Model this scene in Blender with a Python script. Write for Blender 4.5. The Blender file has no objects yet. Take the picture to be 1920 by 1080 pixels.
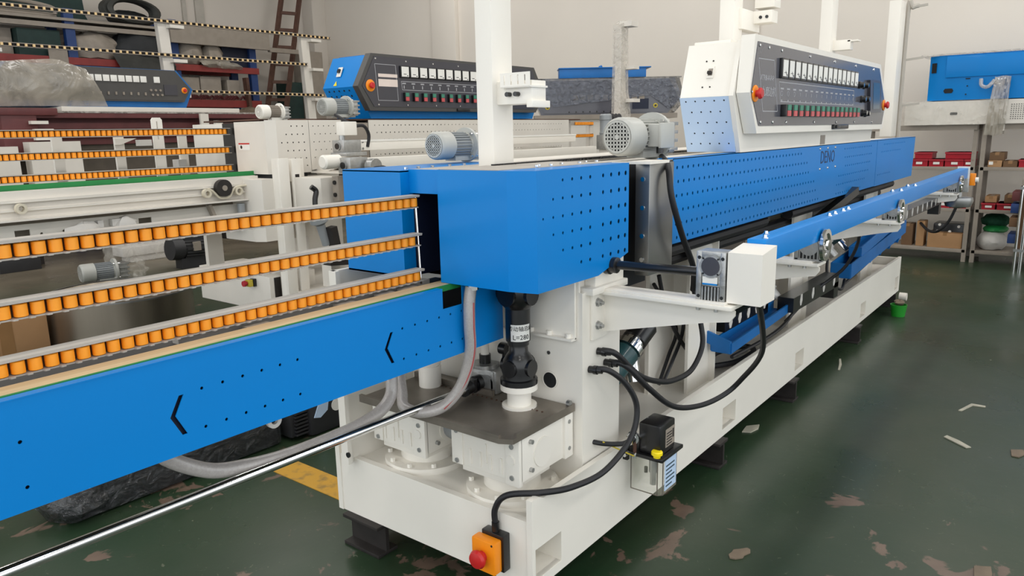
import bpy, bmesh, math, random
from mathutils import Vector, Matrix
random.seed(7)
S = bpy.context.scene
C = S.collection

# ------------------------------------------------------------------ camera, world, lights, exposure
cam_d = bpy.data.cameras.new('camera')
cam = bpy.data.objects.new('camera', cam_d)
C.objects.link(cam)
cam_d.sensor_width = 36.0
cam_d.lens = 26.175
cam_d.clip_start = 0.05
right = Vector((0.61351166, -0.78941764, -0.02057274))
down = Vector((-0.17434324, -0.1099934, -0.9785223))
fwd = Vector((0.77019989, 0.60392156, -0.20511186))
m = Matrix.Identity(4)
for i in range(3):
    m[i][0] = right[i]
    m[i][1] = -down[i]
    m[i][2] = -fwd[i]
m[2][3] = 1.6
cam.matrix_world = m
S.camera = cam

S.view_settings.view_transform = 'Standard'
S.view_settings.look = 'None'
S.view_settings.gamma = 1.0
S.view_settings.use_curve_mapping = False
S.view_settings.exposure = 0.0

w = bpy.data.worlds.new('world')
S.world = w
w.use_nodes = True
bg = w.node_tree.nodes['Background']
bg.inputs['Color'].default_value = (0.93, 0.97, 1.0, 1)
bg.inputs['Strength'].default_value = 1.85

LAMPS = [(x, y) for x in (-1.5, 2.2, 5.9, 9.3) for y in (-3.0, 1.0, 5.0, 9.0)]  # ceiling lamps out of view, added to light the upward faces
LAMP_Z = 6.2
LAMP_W = 50.0
for lx, ly in LAMPS:
    ld = bpy.data.lights.new('lamp_light', 'AREA')
    ld.shape = 'RECTANGLE'
    ld.size = 1.4
    ld.size_y = 0.5
    ld.energy = LAMP_W
    ld.color = (1.0, 0.975, 0.94)
    lo = bpy.data.objects.new('lamp_light', ld)
    lo.location = (lx, ly, LAMP_Z - 0.03)
    C.objects.link(lo)

# ------------------------------------------------------------------ materials
def lin(c):
    r = []
    for v in c:
        v = v / 255.0
        r.append(v / 12.92 if v <= 0.04045 else ((v + 0.055) / 1.055) ** 2.4)
    return (r[0], r[1], r[2], 1.0)

M = {}
def mat(name, col, rough=0.4, metal=0.0, var=0.06, scale=9.0, bump=0.0, bscale=60.0, coat=0.0, stretch=None, col2=None, thr=None):
    mt = bpy.data.materials.new(name)
    mt.use_nodes = True
    nt = mt.node_tree
    b = nt.nodes['Principled BSDF']
    b.inputs['Roughness'].default_value = rough
    b.inputs['Metallic'].default_value = metal
    if coat:
        b.inputs['Coat Weight'].default_value = coat
        b.inputs['Coat Roughness'].default_value = 0.12
    tc = nt.nodes.new('ShaderNodeTexCoord')
    mp = nt.nodes.new('ShaderNodeMapping')
    nt.links.new(tc.outputs['Object'], mp.inputs['Vector'])
    if stretch:
        mp.inputs['Scale'].default_value = stretch
    nz = nt.nodes.new('ShaderNodeTexNoise')
    nz.inputs['Scale'].default_value = scale
    nz.inputs['Detail'].default_value = 4
    nt.links.new(mp.outputs['Vector'], nz.inputs['Vector'])
    rp = nt.nodes.new('ShaderNodeValToRGB')
    c = lin(col)
    if col2 is None:
        rp.color_ramp.elements[0].color = tuple(max(0, v * (1 - var)) for v in c[:3]) + (1,)
        rp.color_ramp.elements[1].color = tuple(min(1, v * (1 + var)) for v in c[:3]) + (1,)
        rp.color_ramp.elements[0].position = 0.3
        rp.color_ramp.elements[1].position = 0.7
    else:
        rp.color_ramp.elements[0].color = c
        rp.color_ramp.elements[1].color = lin(col2)
        t = thr or (0.45, 0.6)
        rp.color_ramp.elements[0].position = t[0]
        rp.color_ramp.elements[1].position = t[1]
    nt.links.new(nz.outputs['Fac'], rp.inputs['Fac'])
    nt.links.new(rp.outputs['Color'], b.inputs['Base Color'])
    if bump:
        n2 = nt.nodes.new('ShaderNodeTexNoise')
        n2.inputs['Scale'].default_value = bscale
        n2.inputs['Detail'].default_value = 3
        nt.links.new(mp.outputs['Vector'], n2.inputs['Vector'])
        bp = nt.nodes.new('ShaderNodeBump')
        bp.inputs['Strength'].default_value = bump
        bp.inputs['Distance'].default_value = 0.01
        nt.links.new(n2.outputs['Fac'], bp.inputs['Height'])
        nt.links.new(bp.outputs['Normal'], b.inputs['Normal'])
    M[name] = mt
    return mt

def film(name, tint, mixf, rough=0.12, bump=1.0, bscale=14.0, spread=0.22):
    mt = bpy.data.materials.new(name)
    mt.use_nodes = True
    nt = mt.node_tree
    b = nt.nodes['Principled BSDF']
    b.inputs['Base Color'].default_value = lin(tint)
    b.inputs['Roughness'].default_value = rough
    b.inputs['Specular IOR Level'].default_value = 0.9
    tr = nt.nodes.new('ShaderNodeBsdfTransparent')
    mx = nt.nodes.new('ShaderNodeMixShader')
    tc = nt.nodes.new('ShaderNodeTexCoord')
    nz = nt.nodes.new('ShaderNodeTexNoise')
    nz.inputs['Scale'].default_value = bscale
    nz.inputs['Detail'].default_value = 5
    nz.inputs['Distortion'].default_value = 1.2
    nt.links.new(tc.outputs['Object'], nz.inputs['Vector'])
    rp = nt.nodes.new('ShaderNodeMapRange')
    rp.inputs['From Min'].default_value = 0.35
    rp.inputs['From Max'].default_value = 0.7
    rp.inputs['To Min'].default_value = max(0, mixf - spread)
    rp.inputs['To Max'].default_value = min(1, mixf + spread)
    nt.links.new(nz.outputs['Fac'], rp.inputs['Value'])
    nt.links.new(rp.outputs['Result'], mx.inputs['Fac'])
    bp = nt.nodes.new('ShaderNodeBump')
    bp.inputs['Strength'].default_value = bump
    bp.inputs['Distance'].default_value = 0.03
    nt.links.new(nz.outputs['Fac'], bp.inputs['Height'])
    nt.links.new(bp.outputs['Normal'], b.inputs['Normal'])
    nt.links.new(tr.outputs['BSDF'], mx.inputs[1])
    nt.links.new(b.outputs['BSDF'], mx.inputs[2])
    nt.links.new(mx.outputs['Shader'], nt.nodes['Material Output'].inputs['Surface'])
    M[name] = mt

mat('blue', (0, 126, 205), 0.40, var=0.03, scale=2.0, coat=0.10)
M['blue'].node_tree.nodes['Principled BSDF'].inputs['Specular IOR Level'].default_value = 0.22
mat('blue_dull', (6, 104, 176), 0.45, var=0.10, scale=5.0)
mat('blue_dark', (12, 60, 110), 0.5, var=0.1)
mat('white', (238, 233, 223), 0.38, var=0.025, scale=3.0, coat=0.12)
mat('white_bg', (222, 216, 206), 0.45, var=0.04, scale=3.0)
mat('light_blue', (190, 212, 238), 0.35, var=0.02)
mat('cream', (214, 205, 184), 0.5, var=0.05)
mat('orange', (255, 160, 36), 0.42, var=0.04, scale=4.0)
mat('orange_pale', (240, 206, 150), 0.5, var=0.12, scale=8.0)
mat('rail', (176, 170, 162), 0.6, metal=0.1, var=0.06)
mat('steel', (150, 150, 148), 0.32, metal=0.9, var=0.12, scale=6.0, stretch=(1, 1, 0.12))
mat('tray_steel', (132, 124, 114), 0.34, metal=0.6, var=0.22, scale=7.0)
mat('drum_steel', (150, 140, 126), 0.30, metal=0.9, var=0.12, scale=5.0, stretch=(1, 1, 0.08))
mat('chrome', (226, 226, 226), 0.10, metal=1.0, var=0.02)
mat('cast', (172, 172, 170), 0.32, metal=0.7, var=0.14, scale=30.0, bump=0.15)
mat('motor_grey', (178, 178, 172), 0.4, var=0.05)
mat('motor_fin', (150, 154, 156), 0.42, metal=0.15, var=0.06)
mat('motor_dark', (44, 44, 46), 0.45, var=0.08)
mat('motor_teal', (32, 72, 76), 0.4, var=0.1, coat=0.3)
mat('black', (16, 16, 18), 0.3, var=0.1, coat=0.2)
mat('rubber', (24, 24, 28), 0.5, var=0.12)
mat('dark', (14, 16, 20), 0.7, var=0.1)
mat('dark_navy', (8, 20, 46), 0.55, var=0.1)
mat('iron', (46, 42, 40), 0.6, metal=0.3, var=0.25, scale=14.0)
mat('panel_grey', (84, 84, 92), 0.22, var=0.03, coat=0.4)
mat('panel_dark', (62, 61, 68), 0.28, var=0.04, coat=0.2)
mat('panel_rim', (72, 70, 68), 0.45, var=0.05)
mat('print', (168, 168, 172), 0.5, var=0.02)
mat('paper', (236, 234, 228), 0.6, var=0.02)
mat('stripe_red', (176, 84, 84), 0.5, var=0.04)
mat('paper_pink', (232, 216, 206), 0.6, var=0.04)
mat('red', (196, 34, 34), 0.35, var=0.06)
mat('button_green', (58, 132, 108), 0.4, var=0.1)
mat('button_red', (196, 84, 86), 0.4, var=0.1)
mat('estop_orange', (250, 146, 16), 0.4, var=0.05)
mat('yellow', (248, 222, 20), 0.4, var=0.04)
mat('yellow_dull', (196, 176, 60), 0.5, var=0.06)
mat('belt_wood', (206, 180, 140), 0.6, var=0.12, scale=4.0, stretch=(1, 40, 40))
mat('green', (30, 132, 66), 0.5, var=0.08)
mat('green_bright', (34, 140, 40), 0.4, var=0.08)
mat('screen', (74, 92, 106), 0.15, var=0.05)
mat('card', (172, 132, 92), 0.75, var=0.07, scale=3.0)
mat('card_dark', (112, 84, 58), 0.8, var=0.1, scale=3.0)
mat('tape', (150, 112, 72), 0.35, var=0.06)
mat('crate_red', (172, 28, 44), 0.45, var=0.08)
mat('rack_red', (134, 46, 42), 0.5, var=0.14, scale=6.0)
mat('maroon', (96, 46, 46), 0.5, var=0.18, scale=5.0)
mat('rack_blue', (28, 58, 112), 0.5, var=0.1)
mat('rack_grey', (148, 138, 126), 0.55, var=0.08)
mat('rust', (84, 56, 44), 0.7, var=0.22, scale=10.0)
mat('tarp', (58, 58, 54), 0.7, var=0.25, scale=5.0, bump=0.6, bscale=8.0)
mat('tarp_dark', (34, 36, 38), 0.65, var=0.25, scale=5.0, bump=0.6, bscale=8.0)
mat('tarp_green', (26, 50, 46), 0.7, var=0.15)
mat('sack', (150, 140, 128), 0.8, var=0.18, scale=6.0, bump=0.5, bscale=10.0)
mat('pipe_grey', (176, 170, 160), 0.5, var=0.05)
mat('mesh_green', (26, 80, 56), 0.8, var=0.2, scale=30.0, bump=0.4)
mat('foam', (206, 202, 196), 0.6, var=0.06, bump=0.4, bscale=20)
mat('line_yellow', (188, 142, 44), 0.6, var=0.1, scale=16.0, col2=(120, 100, 58), thr=(0.5, 0.75))
mat('litter', (170, 166, 150), 0.7, var=0.2)
mat('litter_tan', (116, 102, 86), 0.8, var=0.2)
mat('wall', (222, 214, 203), 0.85, var=0.03, scale=0.6, bump=0.05)
mat('wall_dim', (206, 198, 188), 0.85, var=0.05, scale=0.7)  # wall colour with the weaker light at the back painted in
mat('ceil', (190, 188, 184), 0.8, var=0.03)
mat('shade_brown', (84, 76, 66), 0.7, var=0.12)
mat('letter_blue', (6, 42, 84), 0.5, var=0.05)
mat('lamp_case', (210, 210, 206), 0.5, var=0.02)
film('film', (214, 208, 198), 0.42, bscale=9.0)
film('film_light', (230, 226, 216), 0.22, bump=0.5, bscale=5.0)
film('film_dense', (176, 168, 154), 0.72, bump=0.9, bscale=2.6)
film('film_grey', (120, 124, 136), 0.45, bscale=16.0)
film('film_dark', (58, 60, 62), 0.55, rough=0.06, bscale=16.0)
film('hose', (186, 180, 176), 0.84, rough=0.2, bump=0.08, bscale=120.0, spread=0.06)
film('tank', (214, 214, 190), 0.26, bump=0.02, bscale=3.0)

def floor_mat():
    mt = bpy.data.materials.new('floor_paint')
    mt.use_nodes = True
    nt = mt.node_tree
    N = nt.nodes
    L = nt.links
    b = N['Principled BSDF']
    tc = N.new('ShaderNodeTexCoord')
    def noise(scale, detail=5, dist=0.0, rough=0.5):
        n = N.new('ShaderNodeTexNoise')
        n.inputs['Scale'].default_value = scale
        n.inputs['Detail'].default_value = detail
        n.inputs['Distortion'].default_value = dist
        n.inputs['Roughness'].default_value = rough
        L.new(tc.outputs['Object'], n.inputs['Vector'])
        return n.outputs['Fac']
    def ramp(src, a, bb, ca, cb):
        r = N.new('ShaderNodeValToRGB')
        r.color_ramp.elements[0].position = a
        r.color_ramp.elements[1].position = bb
        r.color_ramp.elements[0].color = ca
        r.color_ramp.elements[1].color = cb
        L.new(src, r.inputs['Fac'])
        return r.outputs['Color']
    def mix(f, a, bcol):
        mx = N.new('ShaderNodeMix')
        mx.data_type = 'RGBA'
        L.new(f, mx.inputs['Factor'])
        L.new(a, mx.inputs['A'])
        L.new(bcol, mx.inputs['B'])
        return mx.outputs['Result']
    base = ramp(noise(0.9, 6, 0.4), 0.32, 0.68, lin((26, 52, 32)), lin((52, 62, 45)))
    worn = ramp(noise(7.0, 3), 0.3, 0.7, lin((92, 76, 66)), lin((114, 96, 82)))
    sp = N.new('ShaderNodeSeparateXYZ')
    L.new(tc.outputs['Object'], sp.inputs['Vector'])
    # chips: more of them on the infeed side (small x), few in the aisle
    mr = N.new('ShaderNodeMapRange')
    mr.inputs['From Min'].default_value = 0.6
    mr.inputs['From Max'].default_value = 2.0
    mr.inputs['To Min'].default_value = 0.0
    mr.inputs['To Max'].default_value = 0.27
    L.new(sp.outputs['X'], mr.inputs['Value'])
    sub = N.new('ShaderNodeMath')
    sub.operation = 'SUBTRACT'
    L.new(noise(4.6, 6, 0.5, 0.55), sub.inputs[0])
    L.new(mr.outputs['Result'], sub.inputs[1])
    one = lambda v: (v, v, v, 1)
    chip = ramp(sub.outputs['Value'], 0.595, 0.615, one(0), one(1))
    c1 = mix(chip, base, worn)
    # bare concrete towards the back of the hall
    mr2 = N.new('ShaderNodeMapRange')
    mr2.inputs['From Min'].default_value = 4.6
    mr2.inputs['From Max'].default_value = 6.4
    L.new(sp.outputs['Y'], mr2.inputs['Value'])
    mr3 = N.new('ShaderNodeMapRange')
    mr3.inputs['From Min'].default_value = 7.5
    mr3.inputs['From Max'].default_value = 5.0
    L.new(sp.outputs['X'], mr3.inputs['Value'])
    mu = N.new('ShaderNodeMath')
    mu.operation = 'MULTIPLY'
    L.new(mr2.outputs['Result'], mu.inputs[0])
    L.new(mr3.outputs['Result'], mu.inputs[1])
    conc = ramp(noise(1.6, 6), 0.3, 0.7, lin((96, 88, 74)), lin((126, 116, 100)))
    mx = N.new('ShaderNodeMix')
    mx.data_type = 'RGBA'
    L.new(mu.outputs['Value'], mx.inputs['Factor'])
    L.new(c1, mx.inputs['A'])
    L.new(conc, mx.inputs['B'])
    # scuffs
    sc = ramp(noise(26.0, 2, 2.0), 0.70, 0.76, one(0), one(0.5))
    pale = N.new('ShaderNodeRGB')
    pale.outputs[0].default_value = lin((120, 122, 104))
    c3 = mix(sc, mx.outputs['Result'], pale.outputs[0])
    L.new(c3, b.inputs['Base Color'])
    rr = ramp(noise(1.3, 5), 0.3, 0.7, one(0.22), one(0.42))
    L.new(rr, b.inputs['Roughness'])
    bp = N.new('ShaderNodeBump')
    bp.inputs['Strength'].default_value = 0.08
    bp.inputs['Distance'].default_value = 0.01
    L.new(noise(12.0, 4), bp.inputs['Height'])
    L.new(bp.outputs['Normal'], b.inputs['Normal'])
    M['floor'] = mt
floor_mat()

# ------------------------------------------------------------------ mesh helpers
OFF = {}

class MB:
    def __init__(s):
        s.v = []
        s.f = []
    def add(s, vs, fs):
        n = len(s.v)
        s.v.extend([tuple(v) for v in vs])
        s.f.extend([tuple(i + n for i in f) for f in fs])
        return s
    def box(s, x0, x1, y0, y1, z0, z1, b=0.0):
        if b > 0:
            b = min(b, abs(x1 - x0) * .45, abs(y1 - y0) * .45, abs(z1 - z0) * .45)
            bm = bmesh.new()
            bmesh.ops.create_cube(bm, size=1.0)
            for v in bm.verts:
                v.co = Vector(((x0 + x1) / 2 + v.co.x * (x1 - x0), (y0 + y1) / 2 + v.co.y * (y1 - y0), (z0 + z1) / 2 + v.co.z * (z1 - z0)))
            bmesh.ops.bevel(bm, geom=list(bm.edges), offset=b, segments=2, affect='EDGES', profile=0.6)
            bm.verts.index_update()
            s.add([v.co.copy() for v in bm.verts], [[v.index for v in f.verts] for f in bm.faces])
            bm.free()
            return s
        v = [(x, y, z) for x in (x0, x1) for y in (y0, y1) for z in (z0, z1)]
        return s.add(v, [(0, 1, 3, 2), (4, 6, 7, 5), (0, 4, 5, 1), (2, 3, 7, 6), (0, 2, 6, 4), (1, 5, 7, 3)])
    def bar(s, p0, p1, wdt, hgt, up=(0, 0, 1)):
        p0 = Vector(p0); p1 = Vector(p1)
        d = (p1 - p0).normalized()
        sd = d.cross(Vector(up))
        if sd.length < 1e-4:
            sd = d.cross(Vector((1, 0, 0)))
        sd.normalize()
        u = sd.cross(d).normalized()
        vs = []
        for p in (p0, p1):
            for a, bb in ((-1, -1), (1, -1), (1, 1), (-1, 1)):
                vs.append(p + sd * (a * wdt / 2) + u * (bb * hgt / 2))
        return s.add(vs, [(0, 1, 2, 3), (7, 6, 5, 4), (0, 4, 5, 1), (1, 5, 6, 2), (2, 6, 7, 3), (3, 7, 4, 0)])
    def prism(s, pts, ax, a, b):
        n = len(pts)
        def P(p, t):
            if ax == 'x': return (t, p[0], p[1])
            if ax == 'y': return (p[0], t, p[1])
            return (p[0], p[1], t)
        vs = [P(p, a) for p in pts] + [P(p, b) for p in pts]
        fs = [tuple(range(n - 1, -1, -1)), tuple(range(n, 2 * n))]
        for i in range(n):
            j = (i + 1) % n
            fs.append((i, j, n + j, n + i))
        return s.add(vs, fs)
    def cyl(s, p0, p1, r, n=16, r1=None, caps=True):
        p0 = Vector(p0); p1 = Vector(p1)
        r1 = r if r1 is None else r1
        return s.lathe(p0, (p1 - p0), [(0, r), ((p1 - p0).length, r1)], n, caps)
    def lathe(s, p0, d, prof, n=16, caps=True):
        p0 = Vector(p0); d = Vector(d).normalized()
        a = d.orthogonal().normalized()
        b = d.cross(a)
        vs = []; fs = []
        for t, r in prof:
            for i in range(n):
                th = 2 * math.pi * i / n
                vs.append(p0 + d * t + (a * math.cos(th) + b * math.sin(th)) * r)
        for k in range(len(prof) - 1):
            for i in range(n):
                j = (i + 1) % n
                fs.append((k * n + i, k * n + j, (k + 1) * n + j, (k + 1) * n + i))
        if caps:
            fs.append(tuple(range(n - 1, -1, -1)))
            m0 = (len(prof) - 1) * n
            fs.append(tuple(range(m0, m0 + n)))
        return s.add(vs, fs)
    def tube(s, pts, r, n=10, sub=6, closed=False):
        P = [Vector(p) for p in pts]
        if sub > 1 and len(P) > 2:
            Q = []
            m_ = len(P)
            for i in range(m_ - 1):
                p0 = P[max(i - 1, 0)]; p1 = P[i]; p2 = P[i + 1]; p3 = P[min(i + 2, m_ - 1)]
                for k in range(sub):
                    t = k / sub
                    Q.append(0.5 * ((2 * p1) + (p2 - p0) * t + (2 * p0 - 5 * p1 + 4 * p2 - p3) * t * t + (3 * p1 - p0 - 3 * p2 + p3) * t ** 3))
            Q.append(P[-1])
            P = Q
        t0 = (P[1] - P[0]).normalized()
        a = t0.orthogonal().normalized()
        vs = []; fs = []
        for i, p in enumerate(P):
            if i == 0: t = P[1] - P[0]
            elif i == len(P) - 1: t = P[-1] - P[-2]
            else: t = P[i + 1] - P[i - 1]
            t.normalize()
            a = (a - t * a.dot(t)).normalized()
            b = t.cross(a)
            rr = r[i * (len(r) - 1) // max(1, len(P) - 1)] if isinstance(r, (list, tuple)) else r
            for k in range(n):
                th = 2 * math.pi * k / n
                vs.append(p + (a * math.cos(th) + b * math.sin(th)) * rr)
        for i in range(len(P) - 1):
            for k in range(n):
                j = (k + 1) % n
                fs.append((i * n + k, i * n + j, (i + 1) * n + j, (i + 1) * n + k))
        fs.append(tuple(range(n - 1, -1, -1)))
        m0 = (len(P) - 1) * n
        fs.append(tuple(range(m0, m0 + n)))
        return s.add(vs, fs)
    def blob(s, c, rx, ry, rz, n=12, m_=8, jit=0.0, zmin=None):
        vs = []; fs = []
        for i in range(m_ + 1):
            ph = math.pi * i / m_
            for k in range(n):
                th = 2 * math.pi * k / n
                q = 1 + random.uniform(-jit, jit)
                z = c[2] + rz * math.cos(ph) * q
                if zmin is not None: z = max(z, zmin)
                vs.append((c[0] + rx * math.sin(ph) * math.cos(th) * q, c[1] + ry * math.sin(ph) * math.sin(th) * q, z))
        for i in range(m_):
            for k in range(n):
                j = (k + 1) % n
                fs.append((i * n + k, i * n + j, (i + 1) * n + j, (i + 1) * n + k))
        return s.add(vs, fs)
    def perf(s, O, U, V, outline, holes, t, polys=()):
        """sheet with round holes (u, v, r) and polygon cut-outs, t thick behind its face"""
        O = Vector(O); U = Vector(U); V = Vector(V)
        Nn = U.cross(V).normalized()
        bm = bmesh.new()
        loops = [list(outline)]
        for hu, hv, hr in holes:
            loops.append([(hu + hr * math.cos(2 * math.pi * k / 8), hv + hr * math.sin(2 * math.pi * k / 8)) for k in range(8)])
        for p in polys:
            loops.append(list(p))
        edges = []; rings = []
        for lp in loops:
            vv = [bm.verts.new((p[0], p[1], 0)) for p in lp]
            rings.append(vv)
            for i in range(len(vv)):
                edges.append(bm.edges.new((vv[i], vv[(i + 1) % len(vv)])))
        bmesh.ops.triangle_fill(bm, use_beauty=True, use_dissolve=False, edges=edges)
        bm.verts.index_update()
        idx = {v: i for i, v in enumerate(bm.verts)}
        vs = [O + U * v.co.x + V * v.co.y for v in bm.verts]
        n = len(vs)
        vs += [p - Nn * t for p in vs]
        fs = [[idx[v] for v in f.verts] for f in bm.faces]
        for vv in rings:
            for i in range(len(vv)):
                a = idx[vv[i]]; b = idx[vv[(i + 1) % len(vv)]]
                fs.append((a, b, b + n, a + n))
        s.add(vs, fs)
        bm.free()
        return s
    def xform(s, mtx):
        s.v = [tuple(mtx @ Vector(v)) for v in s.v]
        return s

def make_mesh(name, mb, off, material, ang=0.62):
    me = bpy.data.meshes.new(name)
    me.from_pydata([(v[0] - off[0], v[1] - off[1], v[2] - off[2]) for v in mb.v], [], mb.f)
    if material is not None:
        me.materials.append(M[material])
    bm = bmesh.new()
    bm.from_mesh(me)
    bmesh.ops.recalc_face_normals(bm, faces=bm.faces)
    bm.to_mesh(me)
    bm.free()
    me.polygons.foreach_set('use_smooth', [True] * len(me.polygons))
    me.set_sharp_from_angle(angle=ang)
    return me

def tag(o, label=None, cat=None, group=None, kind=None):
    if label: o['label'] = label
    if cat: o['category'] = cat
    if group: o['group'] = group
    if kind: o['kind'] = kind
    return o

def thing(name, label, cat, loc=(0, 0, 0), rot=0.0, group=None):
    """an Empty at the base of a thing; its parts are written in world coordinates (or local ones when it is turned)"""
    o = bpy.data.objects.new(name, None)
    o.empty_display_size = 0.1
    C.objects.link(o)
    o.location = loc
    o.rotation_euler = (0, 0, rot)
    OFF[o.name] = (0, 0, 0) if rot else tuple(loc)
    return tag(o, label, cat, group)

def part1(parent, name, mb, material, label=None, kind=None):
    o = bpy.data.objects.new(name, make_mesh(name, mb, OFF[parent.name], material))
    C.objects.link(o)
    o.parent = parent
    OFF[o.name] = OFF[parent.name]
    return tag(o, label, None, None, kind)

SINGLES = {'bolt', 'screw', 'hole', 'bolt_hole', 'slot', 'fin', 'spindle_plate', 'boss', 'plug', 'screw_hole', 'spacer', 'rail_bracket', 'support_leg', 'foot', 'mounting_ear', 'gland', 'small_bracket', 'film_wrap'}
SMALL = {'printed_mark', 'weld_stain', 'scalloped_lip', 'vent_hole', 'lettering'}

def pieces(mb):
    par = list(range(len(mb.v)))
    def find(a):
        while par[a] != a:
            par[a] = par[par[a]]
            a = par[a]
        return a
    for f in mb.f:
        r = find(f[0])
        for i in f[1:]:
            par[find(i)] = r
    comp = {}
    for i in range(len(mb.v)):
        comp.setdefault(find(i), []).append(i)
    out = []
    for ids in comp.values():
        mp = {i: k for k, i in enumerate(ids)}
        b = MB()
        b.add([mb.v[i] for i in ids], [[mp[i] for i in f] for f in mb.f if f[0] in mp])
        out.append(b)
    return out

def part(parent, name, mb, material, label=None, kind=None):
    """a part of its own; bolts, fins and the like become one part each"""
    if name in SINGLES:
        r = None
        for b in pieces(mb):
            o = part1(parent, name, b, material, label, kind)
            r = r or o
        return r
    if name in SMALL:
        kind = 'stuff'
    return part1(parent, name, mb, material, label, kind)

def inst(parent, name, me, loc, rot=None):
    o = bpy.data.objects.new(name, me)
    C.objects.link(o)
    o.parent = parent
    f = OFF[parent.name]
    o.location = (loc[0] - f[0], loc[1] - f[1], loc[2] - f[2])
    if rot: o.rotation_euler = rot
    return o

def solo(name, mb, material, label, cat, group=None, kind=None):
    xs = [v[0] for v in mb.v]; ys = [v[1] for v in mb.v]; zs = [v[2] for v in mb.v]
    off = ((min(xs) + max(xs)) / 2, (min(ys) + max(ys)) / 2, min(zs))
    o = bpy.data.objects.new(name, make_mesh(name, mb, off, material))
    C.objects.link(o)
    o.location = off
    OFF[o.name] = off
    return tag(o, label, cat, group, kind)

def struct(name, mb, material):
    return solo(name, mb, material, None, None, None, 'structure')

def text_mb(s, size, O, U, V, thick=0.0006, bend=None):
    """lettering as thin raised geometry lying in the plane O + u U + v V"""
    cu = bpy.data.curves.new('lettering', 'FONT')
    cu.body = s
    cu.size = size
    cu.align_x = 'CENTER'
    cu.align_y = 'CENTER'
    cu.resolution_u = 2
    cu.extrude = thick
    o = bpy.data.objects.new('lettering', cu)
    C.objects.link(o)
    dg = bpy.context.evaluated_depsgraph_get()
    me = bpy.data.meshes.new_from_object(o.evaluated_get(dg))
    bpy.data.objects.remove(o)
    O = Vector(O); U = Vector(U); V = Vector(V)
    Nn = U.cross(V)
    mb = MB()
    if bend:
        c, r, th0 = bend      # wrapped round a vertical cylinder
        vs = []
        for v in me.vertices:
            th = th0 + v.co.x / r
            rr = r + v.co.z
            vs.append((c[0] + rr * math.cos(th), c[1] + rr * math.sin(th), c[2] + v.co.y))
    else:
        vs = [O + U * v.co.x + V * v.co.y + Nn * v.co.z for v in me.vertices]
    mb.add(vs, [tuple(p.vertices) for p in me.polygons])
    bpy.data.meshes.remove(me)
    return mb

def copy_tree(o, parent=None):
    c = o.copy()
    C.objects.link(c)
    if parent is not None:
        c.parent = parent
    OFF[c.name] = OFF.get(o.name, (0, 0, 0))
    for ch in list(o.children):
        copy_tree(ch, c)
    return c

# ------------------------------------------------------------------ the hall
struct('floor', MB().box(-6, 11.0, -7, 14.0, -0.1, 0), 'floor')
struct('wall_back', MB().box(-6, 11.1, 13.9, 14.05, 0, 6.5), 'wall_dim')
struct('wall_right', MB().box(10.95, 11.1, -7, 13.9, 0, 6.5), 'wall')
struct('ceiling', MB().box(-6, 11.1, -7, 14.05, 6.5, 6.6), 'ceil')
struct('trim_1', MB().box(10.84, 10.95, 9.72, 10.32, 0, 6.5, .01), 'wall')
struct('trim_2', MB().box(10.6, 10.95, 13.55, 13.9, 0, 6.5, .01), 'wall_dim')
struct('trim_3', MB().box(7.86, 7.94, 13.86, 13.9, 0, 6.5), 'pipe_grey')
struct('trim_4', MB().box(8.12, 8.30, 13.86, 13.9, 0, 6.5), 'pipe_grey')
struct('trim_5', MB().box(1.93, 2.07, 1.5, 3.02, 0, 0.003), 'line_yellow')
struct('trim_6', MB().cyl((10.9, 4.05, 0), (10.9, 4.05, 6.5), .03, 10), 'wall')

# ------------------------------------------------------------------ the blue and white edging machine
EM = thing('edging_machine', 'blue and white glass edging machine on a long white base with an orange stop box', 'machine', (4.5, 1.78, 0.13))
mb = MB()
pk = [(1.752, 1.90), (3.285, 3.45), (4.378, 4.54), (5.92, 6.075), (7.12, 7.25)]
polys = [[(a, .165), (b, .165), (b, .275), (a, .275)] for a, b in pk]
mb.perf((0, 1.30, 0), (1, 0, 0), (0, 0, 1), [(1.735, .13), (7.30, .13), (7.30, .44), (1.80, .44), (1.775, .452), (1.735, .452)], [], .022, polys)
mb.box(1.735, 7.30, 2.245, 2.27, .13, .43)
mb.box(1.74, 1.765, 1.322, 2.245, .13, .372)
mb.box(7.27, 7.30, 1.322, 2.245, .13, .43)
mb.box(1.7385, 1.80, 2.2445, 2.2705, .13, .40)
base = part(EM, 'base_frame', mb, 'white')
part(EM, 'base_deck', MB().box(1.765, 7.27, 1.322, 2.245, .335, .36), 'white')
for a, b in pk:
    q = MB()
    q.box(a - .008, a, 1.322, 1.45, .155, .285).box(b, b + .008, 1.322, 1.45, .155, .285)
    q.box(a, b, 1.322, 1.45, .275, .285).box(a, b, 1.302, 1.45, .155, .165).box(a, b, 1.44, 1.45, .165, .275)
    part(base, 'lifting_pocket', q, 'white')
# column with its cover plate
mb = MB()
mb.box(2.08, 2.092, 1.345, 2.20, .36, 1.118)
mb.box(2.08, 2.335, 1.33, 1.345, .36, 1.06)
mb.box(2.08, 2.335, 1.36, 2.2, 1.06, 1.115)
mb.box(1.705, 2.08, 2.165, 2.185, .36, 1.115)
mb.box(1.702, 1.722, 2.15, 2.188, .36, 1.115)
mb.box(2.26, 2.335, 1.345, 1.36, .36, 1.06)
col = part(EM, 'column', mb, 'white')
part(col, 'hole_ring', MB().lathe((2.078, 1.465, .729), (-1, 0, 0), [(0, .0325), (.003, .0325), (.003, .029), (0, .029)], 20, False), 'white')
part(col, 'dark_hole', MB().cyl((2.081, 1.465, .729), (2.0775, 1.465, .729), .030, 20), 'dark')
cp = part(col, 'cover_plate', MB().box(2.066, 2.079, 1.352, 1.70, .895, 1.118, .003).box(2.045, 2.079, 1.352, 1.70, .895, .903), 'white')
q = MB()
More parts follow.
